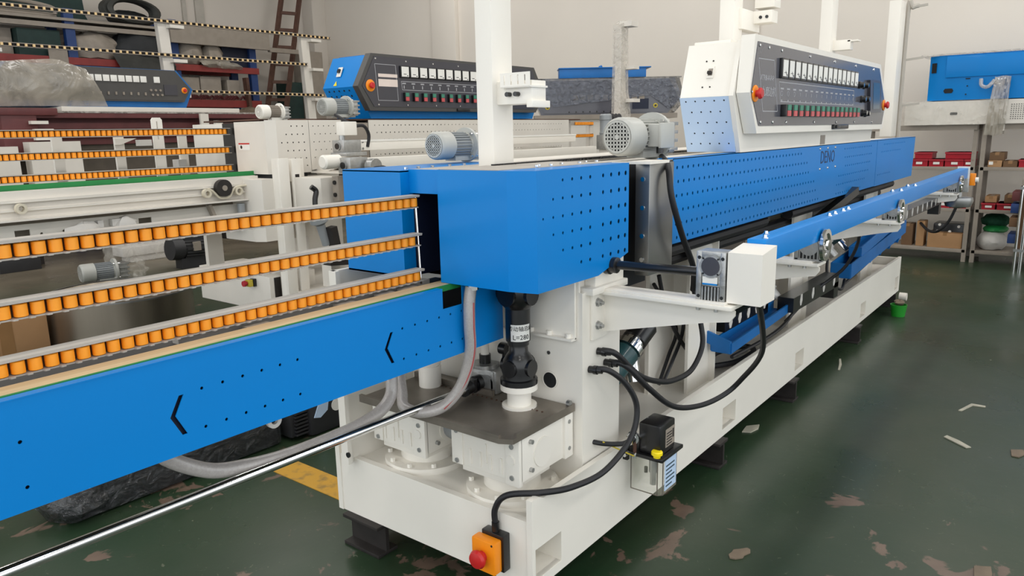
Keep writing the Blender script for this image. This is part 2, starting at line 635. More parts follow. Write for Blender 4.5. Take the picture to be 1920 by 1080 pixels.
for y in (1.375, 1.455, 1.535):
    q.cyl((2.062, y, .903), (2.062, y, .918), .011, 10)
part(col, 'bolt', q, 'white')
for y, z in ((2.15, .655), (2.15, .40)):
    part(col, 'bolt', MB().cyl((1.70, y, z), (1.706, y, z), .011, 10), 'black')
part(col, 'bolt', MB().cyl((2.076, 1.47, .83), (2.081, 1.47, .83), .007, 8), 'steel')
# bearing bracket of the shaft on top of the column
part(EM, 'bearing_block', MB().box(2.14, 2.335, 1.315, 1.36, 1.06, 1.20, .006).box(2.10, 2.34, 1.30, 1.36, 1.05, 1.075, .004), 'white')
# steel drip tray over the gearboxes
tray = MB().prism([(1.70, 2.06), (1.70, 1.40), (1.722, 1.358), (2.075, 1.358), (2.075, 2.06)], 'z', .636, .653)
tray.box(1.70, 1.712, 1.40, 2.06, .653, .664).box(1.74, 2.075, 1.358, 1.368, .653, .664).box(1.985, 2.0, 1.66, 2.06, .653, .675)
tr = part(EM, 'drip_tray', tray, 'tray_steel')
q = MB()
for k in range(26):
    q.cyl((1.965, 1.42 + k * .0225, .6535), (1.965, 1.42 + k * .0225, .6555), .004, 6)
for k in range(11):
    q.cyl((1.80 + k * .02, 1.375, .6535), (1.80 + k * .02, 1.375, .6555), .004, 6)
part(tr, 'weld_stain', q, 'rust')
q = MB().cyl((1.7, 1.93, .646), (1.697, 1.93, .646), .008, 10).cyl((2.05, 1.372, .67), (2.05, 1.36, .67), .012, 10)
part(tr, 'bolt', q, 'steel')

def gearbox(x0, x1, y0, y1, z0, z1, fx, fy, fr):
    b = MB()
    b.box(x0 + .006, x1, y0, y1, z0 + .012, z1, .008)
    b.box(x0, x0 + .02, y0, y0 + .06, z0, z1, .004)
    b.box(x0, x0 + .02, y1 - .05, y1, z0 + .016, z1, .004)
    b.box(x0 + .02, x0 + .2, y0 + .02, y1 - .03, z0 - .012, z0 + .014, .004)
    b.box(x1 - .05, x1, y0 - .010, y0 + .02, z0 + .01, z1, .004)
    for k in range(4):
        yy = y0 + .075 + k * .045
        b.box(x0 + .001, x0 + .008, yy, yy + .007, z0 + .03, z0 + .085)
    b.box(x0 + .001, x0 + .008, y0 + .14, y0 + .147, z0 + .05, z0 + .12)
    g = part(EM, 'gearbox', b, 'white')
    q = MB()
    for yy in (y0 + .03, y1 - .025):
        for zz in (z0 + .03, z1 - .035):
            q.cyl((x0 - .004, yy, zz), (x0 + .002, yy, zz), .009, 8)
    for xx in (x0 + .06, x1 - .025):
        for zz in (z0 + .045, z1 - .03):
            q.cyl((xx, y0 - .012, zz), (xx, y0 + .002, zz), .008, 8)
    part(g, 'bolt', q, 'cast')
    part(g, 'boss', MB().cyl((x0 - .004, y0 + .035, z0 + .09), (x0 + .002, y0 + .035, z0 + .09), .017, 14).cyl((x0 + .13, y0 - .004, z0 + .085), (x0 + .13, y0 + .002, z0 + .085), .052, 22), 'white')
    f = part(EM, 'gearbox_flange', MB().lathe((fx, fy, .36), (0, 0, 1), [(0, fr), (.024, fr), (.024, fr * .62), (.1, fr * .60)], 32), 'white')
    q = MB()
    for k in range(10):
        th = 2 * math.pi * k / 10 + .3
        q.cyl((fx + math.cos(th) * (fr - .018), fy + math.sin(th) * (fr - .018), .38), (fx + math.cos(th) * (fr - .018), fy + math.sin(th) * (fr - .018), .398), .010, 6)
    part(f, 'bolt', q, 'white')
    return g
gearbox(1.768, 2.07, 1.372, 1.668, .462, .636, 1.93, 1.53, .165)
gearbox(1.785, 2.07, 1.815, 2.09, .44, .60, 1.93, 1.95, .165)
cpl = part(EM, 'shaft_coupling', MB().lathe((1.93, 1.665, .53), (0, 1, 0), [(0, .04), (.03, .055), (.05, .055), (.06, .046), (.09, .046), (.10, .055), (.125, .055), (.15, .05)], 18), 'motor_fin')
q = MB()
for k in range(6):
    th = k * math.pi / 3
    q.cyl((1.93 + .042 * math.cos(th), 1.70, .53 + .042 * math.sin(th)), (1.93 + .042 * math.cos(th), 1.785, .53 + .042 * math.sin(th)), .007, 6)
part(cpl, 'bolt', q, 'cast')
# vertical drive shafts
part(EM, 'drive_shaft_tube', MB().lathe((1.95, 1.938, .65), (0, 0, 1), [(0, .043), (.085, .043), (.085, .039), (.09, .039), (.09, .043), (.2, .043), (.25, .03)], 20), 'white', 'white tube shaft behind the blue conveyor panel')
CX, CY = 1.972, 1.524
sh = part(EM, 'cardan_shaft', MB().lathe((CX, CY, .653), (0, 0, 1), [(0, .062), (.008, .062), (.008, .043), (.055, .043), (.058, .039), (.06, .043), (.064, .066), (.085, .066)], 24), 'white', 'white flanged lower end of the drive shaft')
b = MB()
b.lathe((CX, CY, .738), (0, 0, 1), [(0, .066), (.018, .066), (.022, .058), (.045, .056), (.062, .057), (.085, .054), (.102, .044), (.115, .034), (.14, .033), (.14, .038), (.155, .038), (.155, .043), (.27, .043), (.285, .055), (.31, .064), (.35, .064), (.385, .05)], 22)
b.cyl((CX - .060, CY, .80), (CX + .060, CY, .80), .030, 18)
b.cyl((CX, CY - .060, .80), (CX, CY + .060, .80), .030, 18)
b.cyl((CX - .066, CY, 1.06), (CX + .066, CY, 1.06), .036, 18)
b.cyl((CX, CY - .066, 1.06), (CX, CY + .066, 1.06), .036, 18)
part(sh, 'universal_joint', b, 'black')
th0 = math.atan2(-CY, -CX) + .25
lb = MB()
vs = []; fs = []
for k in range(13):
    th = th0 - .85 + 1.7 * k / 12
    for z in (.898, .957):
        vs.append((CX + .0440 * math.cos(th), CY + .0440 * math.sin(th), z))
for k in range(12):
    fs.append((2 * k, 2 * k + 2, 2 * k + 3, 2 * k + 1))
lb.add(vs, fs)
part(sh, 'shaft_label', lb, 'paper', 'white label reading L=280')
part(sh, 'lettering', text_mb('传动轴总成', .019, (0, 0, 0), (1, 0, 0), (0, 0, 1), .0004, ((CX, CY, .942), .0446, th0)), 'black')
part(sh, 'lettering', text_mb('L=280', .024, (0, 0, 0), (1, 0, 0), (0, 0, 1), .0004, ((CX, CY, .912), .0446, th0)), 'black')
# small worm gear with knob rod and the chrome shaft
wg = MB().box(2.005, 2.07, 1.655, 1.79, .655, .742, .005)
wg.cyl((2.04, 1.735, .742), (2.04, 1.735, .756), .052, 22).cyl((2.0, 1.70, .69), (2.075, 1.70, .69), .034, 18)
wg.box(2.0, 2.075, 1.665, 1.68, .655, .74, .003)
wgo = part(EM, 'worm_gear', wg, 'cast')
part(wgo, 'shaft_stub', MB().cyl((2.04, 1.735, .756), (2.04, 1.735, .79), .022, 14), 'black')
part(wgo, 'white_pin', MB().cyl((2.04, 1.735, .79), (2.04, 1.735, .88), .016, 12), 'white')
part(wgo, 'vent_knob', MB().cyl((2.068, 1.665, .742), (2.068, 1.665, .80), .008, 8).cyl((2.068, 1.68, .815), (2.068, 1.65, .815), .022, 14), 'black')
part(wgo, 'universal_joint', MB().cyl((2.0, 1.735, .69), (1.975, 1.735, .69), .030, 14).cyl((1.985, 1.735, .69), (1.945, 1.735, .688), .020, 12).cyl((1.96, 1.735, .665), (1.96, 1.735, .715), .022, 12).cyl((1.945, 1.735, .688), (1.905, 1.728, .687), .026, 14), 'black')
part(EM, 'chrome_shaft', MB().cyl((1.91, 1.725, .687), (.15, 1.70, .732), .0135, 18), 'chrome', 'long polished steel shaft below the infeed panel')

# blue end covers
Z0, Z1 = 1.12, 1.487
holes = []
cols_ = [1.803, 1.856, 1.908, 1.961, 2.013, 2.067, 2.147, 2.199, 2.252, 2.297]
for r, (zz, s0) in enumerate(((1.453, 2), (1.398, 1), (1.343, 0), (1.290, 1), (1.236, 2), (1.183, 4))):
    for k, xx in enumerate(cols_):
        if k >= s0:
            holes.append((xx, zz, .0042 + .00048 * k))
fb = MB()
fb.perf((0, 1.29, 0), (1, 0, 0), (0, 0, 1), [(1.772, Z0), (2.12, Z0), (2.32, 1.172), (2.32, Z1), (1.772, Z1)], holes, .003)
fb.add([(1.75, 1.385, Z0), (1.772, 1.29, Z0), (1.772, 1.29, Z1), (1.75, 1.385, Z1)], [(0, 1, 2, 3)])
fb.add([(1.75, 1.668, Z0), (1.75, 1.385, Z0), (1.75, 1.385, Z1), (1.75, 1.668, Z1)], [(0, 1, 2, 3)])
fb.add([(1.75, 1.668, Z0), (2.30, 1.668, Z0), (2.30, 1.668, Z1), (1.75, 1.668, Z1)], [(0, 1, 2, 3)])
fb.add([(2.32, 1.29, 1.172), (2.32, 1.668, 1.172), (2.32, 1.668, Z1), (2.32, 1.29, Z1)], [(0, 1, 2, 3)])
fb.add([(1.75, 1.385, Z1), (1.772, 1.29, Z1), (2.32, 1.29, Z1), (2.32, 1.36, Z1), (1.75, 1.42, Z1)], [(0, 1, 2, 3, 4)])
fc = part(EM, 'front_cover', fb, 'blue', 'blue folded sheet cover with rows of vent holes')
part(fc, 'hole_shade', MB().box(1.785, 2.31, 1.2965, 1.31, 1.175, 1.475).box(1.785, 2.11, 1.2965, 1.31, 1.13, 1.17), 'dark')  # dark sheets paint the shade behind the vent holes
part(fc, 'bottom_plate', MB().prism([(1.756, 1.66), (1.756, 1.39), (1.777, 1.297), (2.12, 1.297), (2.12, 1.66)], 'z', 1.121, 1.124), 'blue_dull')
part(fc, 'top_plate', MB().prism([(1.755, 1.664), (1.755, 1.42), (2.32, 1.36), (2.32, 1.664)], 'z', 1.482, 1.489), 'rail')
q = MB()
for k, xx in enumerate((1.93, 1.97, 2.01, 2.10, 2.18, 2.25, 2.29)):
    q.cyl((xx, 1.405 + (k % 2) * .02, 1.489), (xx, 1.405 + (k % 2) * .02, 1.496), .007, 8)
part(fc, 'screw', q, 'chrome')
rb = MB()
rb.add([(1.745, 1.832, Z0), (1.745, 2.125, Z0), (1.745, 2.125, 1.48), (1.745, 1.832, 1.48)], [(0, 1, 2, 3)])
rb.add([(1.745, 2.125, Z0), (2.4, 2.125, Z0), (2.4, 2.125, 1.48), (1.745, 2.125, 1.48)], [(0, 1, 2, 3)])
rb.add([(1.745, 1.832, Z0), (2.4, 1.832, Z0), (2.4, 1.832, 1.48), (1.745, 1.832, 1.48)], [(0, 1, 2, 3)])
rb.box(1.745, 2.4, 1.832, 2.125, 1.476, 1.482)
rb.box(1.745, 2.4, 1.832, 2.125, 1.12, 1.126)
rc = part(EM, 'rear_cover', rb, 'blue', 'blue box cover behind the glass slot')
q = MB()
for xx in (1.80, 1.86, 1.93, 2.02, 2.1):
    q.cyl((xx, 1.86, 1.482), (xx, 1.86, 1.490), .007, 8)
part(rc, 'screw', q, 'chrome')
part(EM, 'slot_lintel', MB().box(1.785, 1.80, 1.668, 1.832, 1.405, 1.484), 'blue')
part(EM, 'slot_shade', MB().box(2.02, 2.05, 1.66, 1.84, 1.0, 1.48).box(1.80, 2.05, 1.826, 1.831, 1.12, 1.405).box(1.80, 2.05, 1.670, 1.675, 1.12, 1.405), 'dark_navy')  # dark navy faces paint the shaded inside of the slot
part(EM, 'slot_cap', MB().box(1.80, 7.2, 1.62, 1.84, 1.478, 1.484), 'rail')
# brush strip sticking up along the glass slot
q = MB()
for k in range(420):
    xx = 1.98 + k * 1.55 / 420
    h = random.uniform(.001, .007)
    yy = 1.625 + random.uniform(-.008, .012)
    q.add([(xx - .004, yy, 1.486), (xx + .004, yy, 1.486), (xx + random.uniform(-.008, .008), yy + random.uniform(-.01, .01), 1.488 + h), (xx, yy + .008, 1.486)], [(0, 1, 2), (1, 3, 2), (3, 0, 2)])
q.box(1.98, 3.53, 1.62, 1.632, 1.484, 1.494)
part(EM, 'brush_strip', q, 'black', None, 'stuff')

# steel post between cover and guard
sp = part(EM, 'steel_post', MB().box(2.47, 2.668, 1.288, 1.346, 1.06, 1.478, .003), 'steel', 'brushed steel post')
part(EM, 'gap_shade', MB().box(2.325, 2.66, 1.40, 1.415, 1.0, 1.476), 'dark')  # dark sheet stands in for the darkness in the gap
q = MB()
for zz in (1.42, 1.315, 1.21, 1.12):
    q.cyl((2.466, 1.315, zz), (2.471, 1.315, zz), .009, 8)
part(sp, 'bolt', q, 'chrome')
part(sp, 'top_flange', MB().box(2.40, 2.55, 1.25, 1.34, 1.478, 1.488), 'white')

# perforated guard
rows = (1.451, 1.397, 1.342, 1.285, 1.231, 1.176)
hA = []; hB = []
for r, zz in enumerate(rows):
    sh_ = (r % 2) * .012
    k0 = 2.70 + sh_
    xe = (4.28, 4.36, 4.40, 4.50, 4.56, 4.62)[r]
    n = int((xe - k0) / .0494)
    for k in range(n + 1):
        hA.append((k0 + k * .0494, zz, .0072))
    xs = (5.12, 5.14, 5.16, 5.02, 4.98, 4.98)[r]
    xe = (5.86, 5.84, 5.82, 5.78, 5.70, 5.60)[r]
    n = int((xe - xs) / .0494)
    for k in range(n + 1):
        hA.append((xs + k * .0494, zz, .0066))
    if r in (0, 1, 4):
        xs = (6.22, 6.15, 0, 0, 6.08)[r]
        for k in range((16, 14, 0, 0, 9)[r]):
            hB.append((xs + k * .0494, zz, .0066))
gp = MB()
gp.perf((0, 1.29, 0), (1, 0, 0), (0, 0, 1), [(2.668, 1.152), (5.992, 1.152), (5.992, 1.487), (2.668, 1.487)], hA, .003)
gp.box(2.668, 5.992, 1.29, 1.36, 1.484, 1.487)
gp.box(2.668, 5.992, 1.29, 1.32, 1.152, 1.155)
g1 = part(EM, 'guard_panel', gp, 'blue', 'long blue perforated guard panel')
gp = MB()
gp.perf((0, 1.29, 0), (1, 0, 0), (0, 0, 1), [(6.0, 1.152), (7.36, 1.152), (7.40, 1.487), (6.0, 1.487)], hB, .003)
gp.box(6.0, 7.40, 1.29, 1.36, 1.484, 1.487)
g2 = part(EM, 'guard_panel', gp, 'blue', 'blue perforated guard panel at the far end')
part(g1, 'hole_shade', MB().box(2.675, 5.985, 1.296, 1.31, 1.16, 1.48), 'dark')  # painted darkness behind the guard holes
part(g2, 'hole_shade', MB().box(6.01, 7.34, 1.296, 1.31, 1.165, 1.475), 'dark')  # same dark sheet, painting the shade behind these holes
part(g1, 'lettering', text_mb('DENO', .105, (4.745, 1.2895, 1.412), (1, 0, 0), (0, 0, 1), .0006), 'letter_blue', 'cut-out letters on the guard')
for xx, zz in ((4.575, 1.467), (4.73, 1.467), (4.89, 1.467), (4.59, 1.35), (4.75, 1.35), (4.915, 1.35)):
    part(g1, 'screw', MB().lathe((xx, 1.29, zz), (0, -1, 0), [(0, .008), (.004, .007), (.006, .003)], 10), 'chrome')

# frame behind the guard
mb = MB().box(2.40, 7.3, 1.42, 2.2, 1.17, 1.476)
part(EM, 'upper_frame', mb, 'white')
part(EM, 'splash_wall', MB().box(2.40, 7.25, 1.99, 2.02, .36, 1.17), 'rack_grey')
for xx in (3.05, 4.63, 6.35):
    part1(EM, 'support_leg', MB().box(xx, xx + .26, 1.58, 1.60, .36, 1.17).box(xx + .248, xx + .26, 1.50, 1.58, .36, 1.17), 'white')
for xx in (3.155, 4.63, 6.4):
    part1(EM, 'support_leg', MB().box(xx, xx + .255, 1.43, 1.445, .36, 1.1).box(xx + .245, xx + .255, 1.40, 1.43, .36, 1.1), 'white')
q = MB()
for xx in (3.55, 4.15, 5.05, 5.6, 6.1, 6.8):
    q.box(xx, xx + .3, 1.55, 1.57, .95, 1.17)
part(EM, 'spindle_plate', q, 'rack_grey')

# grinding motors hanging at 45 degrees behind the guard
def spindle_motor(x, dy, material, cap, zc=.0):
    a = Vector((x, 1.74 + dy, 1.08 + zc)); d = Vector((0.10, -0.62, -0.70)).normalized()
    b = MB().lathe(a, d, [(0, .05), (.02, .082), (.20, .082), (.20, .088), (.255, .088), (.28, .06)], 18)
    for k in range(16):
        th = 2 * math.pi * k / 16
        n1 = d.orthogonal().normalized(); n2 = d.cross(n1)
        o = n1 * math.cos(th) * .086 + n2 * math.sin(th) * .086
        b.bar(a + o + d * .03, a + o + d * .19, .004, .012)
    mo = part(EM, 'spindle_motor', b, material)
    e = a + d * .28
    part(mo, 'end_cap', MB().lathe(e, d, [(0, .045), (.035, .045), (.035, .033), (.09, .033)], 14), cap)
    n1 = Vector((-1, 0, 0))
    tb = MB()
    t0 = a + d * .11 + n1 * .10
    tb.box(t0.x - .03, t0.x + .03, t0.y - .05, t0.y + .05, t0.z - .05, t0.z + .05, .01)
    part(mo, 'terminal_box', tb, material)
for x, dy, mm, cc, zc in ((3.58, 0, 'motor_teal', 'cast', 0), (4.30, -.08, 'motor_teal', 'cast', -.20), (4.95, -.05, 'motor_teal', 'chrome', 0), (5.5, -.08, 'motor_grey', 'cast', -.12), (6.05, -.02, 'motor_teal', 'chrome', -.16), (6.55, -.02, 'motor_teal', 'chrome', -.12), (6.95, -.05, 'motor_teal', 'cast', -.08)):
    spindle_motor(x, dy, mm, cc, zc)
pm0 = Vector((2.62, 1.60, .50)); pmd = Vector((.36, -.05, .235)).normalized()
pmo = part(EM, 'polishing_motor', MB().lathe(pm0, pmd, [(0, .05), (.02, .062), (.24, .062), (.25, .05)], 18), 'motor_teal', 'dark green motor with chrome coupling')
part(pmo, 'chrome_coupling', MB().lathe(pm0 + pmd * .25, pmd, [(0, .066), (.03, .066), (.035, .05), (.06, .05)], 18).cyl(pm0 + pmd * .27 + Vector((0, 0, -.03)), pm0 + pmd * .27 + Vector((-.015, -.03, -.15)), .036, 14), 'chrome')
part(pmo, 'end_cap', MB().lathe(pm0 + pmd * .31, pmd, [(0, .058), (.10, .058), (.11, .05)], 16), 'black')
for pts, r_ in (([(3.02, 1.52, .95), (3.08, 1.51, .78), (3.2, 1.5, .62), (3.34, 1.5, .50), (3.45, 1.5, .42)], .010), ([(3.30, 1.52, .75), (3.26, 1.51, .62), (3.14, 1.5, .52), (3.05, 1.5, .44)], .009),
                ([(3.05, 1.56, .9), (3.2, 1.55, .74), (3.28, 1.55, .62), (3.2, 1.55, .52), (3.1, 1.55, .40)], .009),
                ([(3.50, 1.46, .40), (3.7, 1.40, .385), (3.92, 1.39, .39), (3.98, 1.46, .39), (3.8, 1.54, .39), (3.55, 1.53, .39)], .015),
                ([(5.55, 1.34, .52), (5.3, 1.30, .50), (5.2, 1.36, .58), (5.3, 1.40, .70)], .010), ([(3.5, 1.35, .47), (4.1, 1.34, .46), (4.5, 1.36, .50), (4.75, 1.38, .60)], .010),
                ([(4.55, 1.2, 1.10), (4.72, 1.08, .98), (4.78, 1.15, .76), (4.70, 1.30, .60), (4.35, 1.36, .47)], .010), ([(5.5, 1.33, .50), (6.1, 1.32, .56), (6.6, 1.32, .62)], .010)):
    part(EM, 'black_cable', MB().tube(pts, r_, 8, 6), 'rubber')
# blue water trays with black slotted comb hoods along the base
def tray_bar(p0, p1, hgt, dep):
    b = MB()
    p0 = Vector(p0); p1 = Vector(p1)
    b.bar(p0, p1, dep, .010)
    b.bar(p0 + Vector((0, -dep / 2, hgt / 2)), p1 + Vector((0, -dep / 2, hgt / 2)), .010, hgt)
    b.bar(p0 + Vector((0, dep / 2, hgt / 2)), p1 + Vector((0, dep / 2, hgt / 2)), .010, hgt)
    b.bar(p0 + Vector((.005, 0, hgt / 2)), p0 + Vector((.0, 0, hgt / 2)) + Vector((-.006, 0, 0)), dep, hgt)
    return part(EM, 'water_tray', b, 'blue_dull')
tray_bar((3.38, 1.36, .525), (4.26, 1.36, .56), .05, .10)
part(EM, 'tray_end', MB().prism([(1.31, .525), (1.55, .60), (1.55, .66), (1.31, .585)], 'x', 3.37, 3.385), 'blue_dull')
tray_bar((5.47, 1.35, .55), (7.28, 1.35, .66), .10, .13)
tray_bar((5.75, 1.33, .66), (7.28, 1.30, .82), .07, .08)
def comb(p0, p1, n, wdt, hgt):
    p0 = Vector(p0); p1 = Vector(p1)
    b = MB().bar(p0, p1, wdt, hgt)
    d = (p1 - p0)
    b.bar(p1 - d.normalized() * .10 + Vector((0, 0, -.06)), p1 + Vector((0, 0, -.06)), wdt, .10)
    o = part(EM, 'comb_hood', b, 'black')
    q = MB()
    for k in range(n):
        c = p0 + d * ((k + .6) / (n + .1))
        q.prism([(c.x - .022, c.z + .002), (c.x - .008, c.z + hgt * .5), (c.x + .018, c.z + hgt * .5), (c.x + .022, c.z + .004), (c.x + .006, c.z - .022), (c.x - .012, c.z - .022)], 'y', c.y - wdt / 2 - .002, c.y - wdt / 2 + .002)
    part(o, 'slot', q, 'foam')
comb((3.52, 1.44, .615), (4.15, 1.44, .62), 5, .08, .06)
comb((4.20, 1.32, .605), (5.13, 1.32, .60), 4, .09, .085)
comb((5.45, 1.02, 1.0), (6.95, 1.02, .985), 8, .08, .06)
part(EM, 'tray_sheet', MB().prism([(5.50, .56), (7.30, .60), (7.42, .84), (5.84, .64)], 'y', 1.318, 1.324), 'blue_dull')
for k in range(5):
    xa = 5.75 + k * .32
    part(EM, 'tray_rib', MB().bar((xa, 1.314, .565 + k * .01), (xa + .30, 1.314, .66 + k * .03), .012, .05, (0, 1, 0)), 'blue_dull')
for x_, z_, l_ in ((4.75, 1.0, .62),):
    part(EM, 'black_handle', MB().bar((x_, 1.36, z_), (x_ + l_, 1.27, z_ + .17), .05, .05), 'black')

for xa, xb, yy, zz in ((2.75, 4.0, 1.40, 1.10), (4.4, 7.1, 1.40, 1.10), (2.7, 7.1, 1.50, 1.02)):
    part(EM, 'dark_filler_tube', MB().cyl((xa, yy, zz), (xb, yy, zz), .032, 10), 'rubber')  # dark tubes added to imitate the darkness below the guard
# outer blue beam on bracket arms
bm_ = part(EM, 'beam', MB().box(2.327, 6.84, .802, .864, 1.171, 1.25, .004), 'blue', 'long blue square beam in front of the machine')
part(bm_, 'end_plate', MB().box(6.84, 6.85, .79, .875, 1.165, 1.262), 'white')
q = MB()
for xx in (2.36, 2.45, 3.08, 3.16, 3.28, 3.36, 4.35, 4.42, 4.75, 4.80):
    q.lathe((xx, .818 + .028 * (round(xx * 100) % 2), 1.25), (0, 0, 1), [(0, .011), (.004, .011), (.004, .007), (.012, .006)], 8)
part(bm_, 'bolt', q, 'chrome')
part(EM, 'beam_end_cover', MB().prism([(2.20, 1.062), (2.325, 1.062), (2.325, 1.236), (2.20, 1.222)], 'y', .766, .874), 'white', 'white box over the near end of the beam')
def bracket(x):
    b = MB()
    b.prism([(1.33, 1.045), (.862, 1.045), (.848, 1.035), (.848, 1.02), (.862, 1.00), (.95, .985), (1.33, .90)], 'x', x, x + .012)
    b.box(x - .035, x + .085, .845, 1.33, 1.043, 1.056, .002)
    b.box(x - .03, x + .05, .87, 1.30, 1.056, 1.064, .002)
    b.box(x - .075, x + .04, 1.318, 1.33, .885, 1.06, .003)
    o = part(EM, 'bracket_arm', b, 'white')
    q = MB()
    for zz in (1.017, .935):
        q.lathe((x - .045, 1.318, zz), (0, -1, 0), [(0, .016), (.004, .016), (.004, .012), (.015, .012), (.015, .007), (.024, .007)], 8)
    for yy in (.90, .96):
        q.cyl((x - .02, yy, 1.043), (x - .02, yy, 1.032), .007, 6)
    part(o, 'bolt', q, 'cast')
    return o
for x in (2.205, 3.10, 4.66, 6.75):
    bracket(x)
def reducer(x, y0, y1, z0, z1, face=True):
    b = MB()
    b.box(x + .006, x + .075, y0, y1, z0, z1, .004)
    b.box(x, x + .02, y0, y0 + .018, z0, z1, .003).box(x, x + .02, y1 - .018, y1, z0, z1, .003)
    b.box(x + .0007, x + .021, y0 + .001, y1 - .001, z1 - .02, z1 + .0006, .003)
    yc = (y0 + y1) / 2
    b.cyl((x - .002, yc, z1 - .046), (x + .02, yc, z1 - .046), .037, 24)
    b.box(x, x + .012, y0, y1, z0, z0 + .008)
    o = part(EM, 'worm_reducer', b, 'cast')
    q = MB()
    for k in range(6):
        yy = y0 + .022 + k * (y1 - y0 - .044) / 5
        q.box(x + .0005, x + .012, yy - .0025, yy + .0025, z0 + .008, z0 + .052)
    part(o, 'fin', q, 'cast')
    part(o, 'fin_gap', MB().box(x + .004, x + .0068, y0 + .02, y1 - .02, z0 + .008, z0 + .053), 'black')
    if face:
        part(o, 'bore_cap', MB().cyl((x - .004, yc, z1 - .046), (x, yc, z1 - .046), .030, 24), 'panel_dark')
        part(o, 'rating_plate', MB().box(x + .001, x + .004, y0 + .026, y1 - .022, z0 + .058, z0 + .084), 'paper')
        part(o, 'rating_stripe', MB().box(x + .0005, x + .004, y0 + .026, y1 - .022, z0 + .058, z0 + .063), 'blue')
        q = MB()
        for yy in (y0 + .010, y1 - .010):
            for zz in (z0 + .02, z1 - .02):
                q.cyl((x - .001, yy, zz), (x + .002, yy, zz), .006, 8)
        for a in range(4):
            th = math.pi / 4 + a * math.pi / 2
            q.cyl((x - .003, yc + .034 * math.cos(th), z1 - .046 + .034 * math.sin(th)), (x, yc + .034 * math.cos(th), z1 - .046 + .034 * math.sin(th)), .0035, 6)
        part(o, 'bolt_hole', q, 'black')
    return o
reducer(2.195, .878, .975, 1.056, 1.220)
for x in (3.08, 4.64, 6.72):
    reducer(x, .83, .945, 1.064, 1.168, False)
    d = MB().lathe((x - .14 if x < 4 else x - .34 if x < 6 else x - .30, .792, 1.155), (0, -1, 0), [(0, .062), (.012, .062), (.012, .046), (.006, .044), (.006, .022), (.02, .020)], 24)
    part(EM, 'chrome_handwheel', d, 'chrome')
part(EM, 'cross_shaft', MB().cyl((2.215, 1.33, 1.142), (2.215, .97, 1.150), .0155, 16).lathe((2.215, 1.318, 1.142), (0, -1, 0), [(0, .034), (.02, .034), (.02, .028), (.045, .028), (.05, .0155)], 18), 'black', 'black steel cross shaft')
# outfeed stub with its rollers
q = MB()
for zz in (1.40, 1.275, 1.155):
    q.box(7.3, 9.3, 1.73, 1.79, zz - .004, zz).box(7.3, 9.3, 1.785, 1.79, zz - .046, zz)
of = part(EM, 'outfeed_rail', q, 'rail')
q = MB()
for zz in (1.355, 1.23, 1.11):
    for k in range(56):
        q.cyl((7.42 + k * .0326, 1.752, zz), (7.42 + k * .0326, 1.752, zz + .03), .0138, 7)
part(of, 'roller_row', q, 'orange', None, 'stuff')

# tall white posts standing in the line of the glass slot
def slot_post(x, y0, y1, zt, wx=.11):
    return part(EM, 'rack_post', MB().box(x, x + wx, y0, y1, 1.484, zt, .003), 'white')
p1 = slot_post(1.995, 1.63, 1.70, 2.9)
part(p1, 'rack_arm', MB().box(2.02, 2.10, 1.485, 1.64, 1.69, 1.765, .003).box(2.01, 2.11, 1.475, 1.50, 1.678, 1.70, .002), 'white')
b = MB().perf((2.0, 0, 0), (0, -1, 0), (0, 0, 1), [(-1.60, 1.745), (-1.478, 1.745), (-1.478, 1.79), (-1.60, 1.79)], [], .003,
              [[(-1.585 + k * .028, 1.752), (-1.58 + k * .028, 1.752), (-1.58 + k * .028, 1.782), (-1.585 + k * .028, 1.782)] for k in range(4)])
b.box(2.003, 2.10, 1.478, 1.60, 1.742, 1.748)
part(p1, 'slotted_plate', b, 'white')
part(p1, 'plug', MB().cyl((2.0, 1.575, 1.722), (2.02, 1.575, 1.722), .008, 8).cyl((2.0, 1.54, 1.722), (2.02, 1.54, 1.722), .008, 8), 'black')
p2 = slot_post(4.03, 1.62, 1.70, 2.75, .12)
part(p2, 'rack_arm', MB().box(4.26, 4.36, 1.50, 1.64, 2.16, 2.225, .003).box(4.10, 4.36, 1.60, 1.66, 2.12, 2.225, .003).box(4.27, 4.37, 1.49, 1.60, 2.24, 2.30, .003), 'white')
part(p2, 'plug', MB().cyl((4.255, 1.56, 2.19), (4.27, 1.56, 2.19), .009, 8).cyl((4.255, 1.525, 2.19), (4.27, 1.525, 2.19), .009, 8), 'black')
p3 = slot_post(5.84, 1.62, 1.70, 2.9, .14)
part(p3, 'rack_arm', MB().box(5.9, 5.98, 1.50, 1.63, 2.13, 2.20, .003).box(5.9, 5.98, 1.45, 1.52, 2.185, 2.195), 'white')
p4 = slot_post(7.95, 1.60, 1.70, 2.72, .22)
q = MB().tube([(8.26, 1.60, 1.2), (8.26, 1.6, 2.62), (8.26, 1.56, 2.68), (8.3, 1.52, 2.70)], .022, 8)
for zz in (2.68, 2.2, 1.77):
    q.bar((8.26, 1.60, zz), (8.30, 1.44, zz + .02), .02, .02)
part(p4, 'conduit', q, 'pipe_grey')

# ------------------------------------------------------------------ control cabinets
def estop_button(parent, c, n, ring=.030, knob=.019):
    c = Vector(c); n = Vector(n)
    r = part(parent, 'emergency_stop', MB().lathe(c, n, [(0, ring), (.004, ring), (.006, ring * .93)], 24), 'estop_orange', 'orange ring with red button')
    part(r, 'red_button', MB().lathe(c + n * .004, n, [(0, knob * .62), (.014, knob * .62), (.016, knob), (.024, knob), (.03, knob * .75)], 20), 'red')

def cabinet_hex(xl, xm, xb, xr, xrm, xrb, zt, zm, zb):
    return [(xl, zt), (xm, zm), (xb, zb), (xrb, zb), (xrm, zm), (xr, zt)]

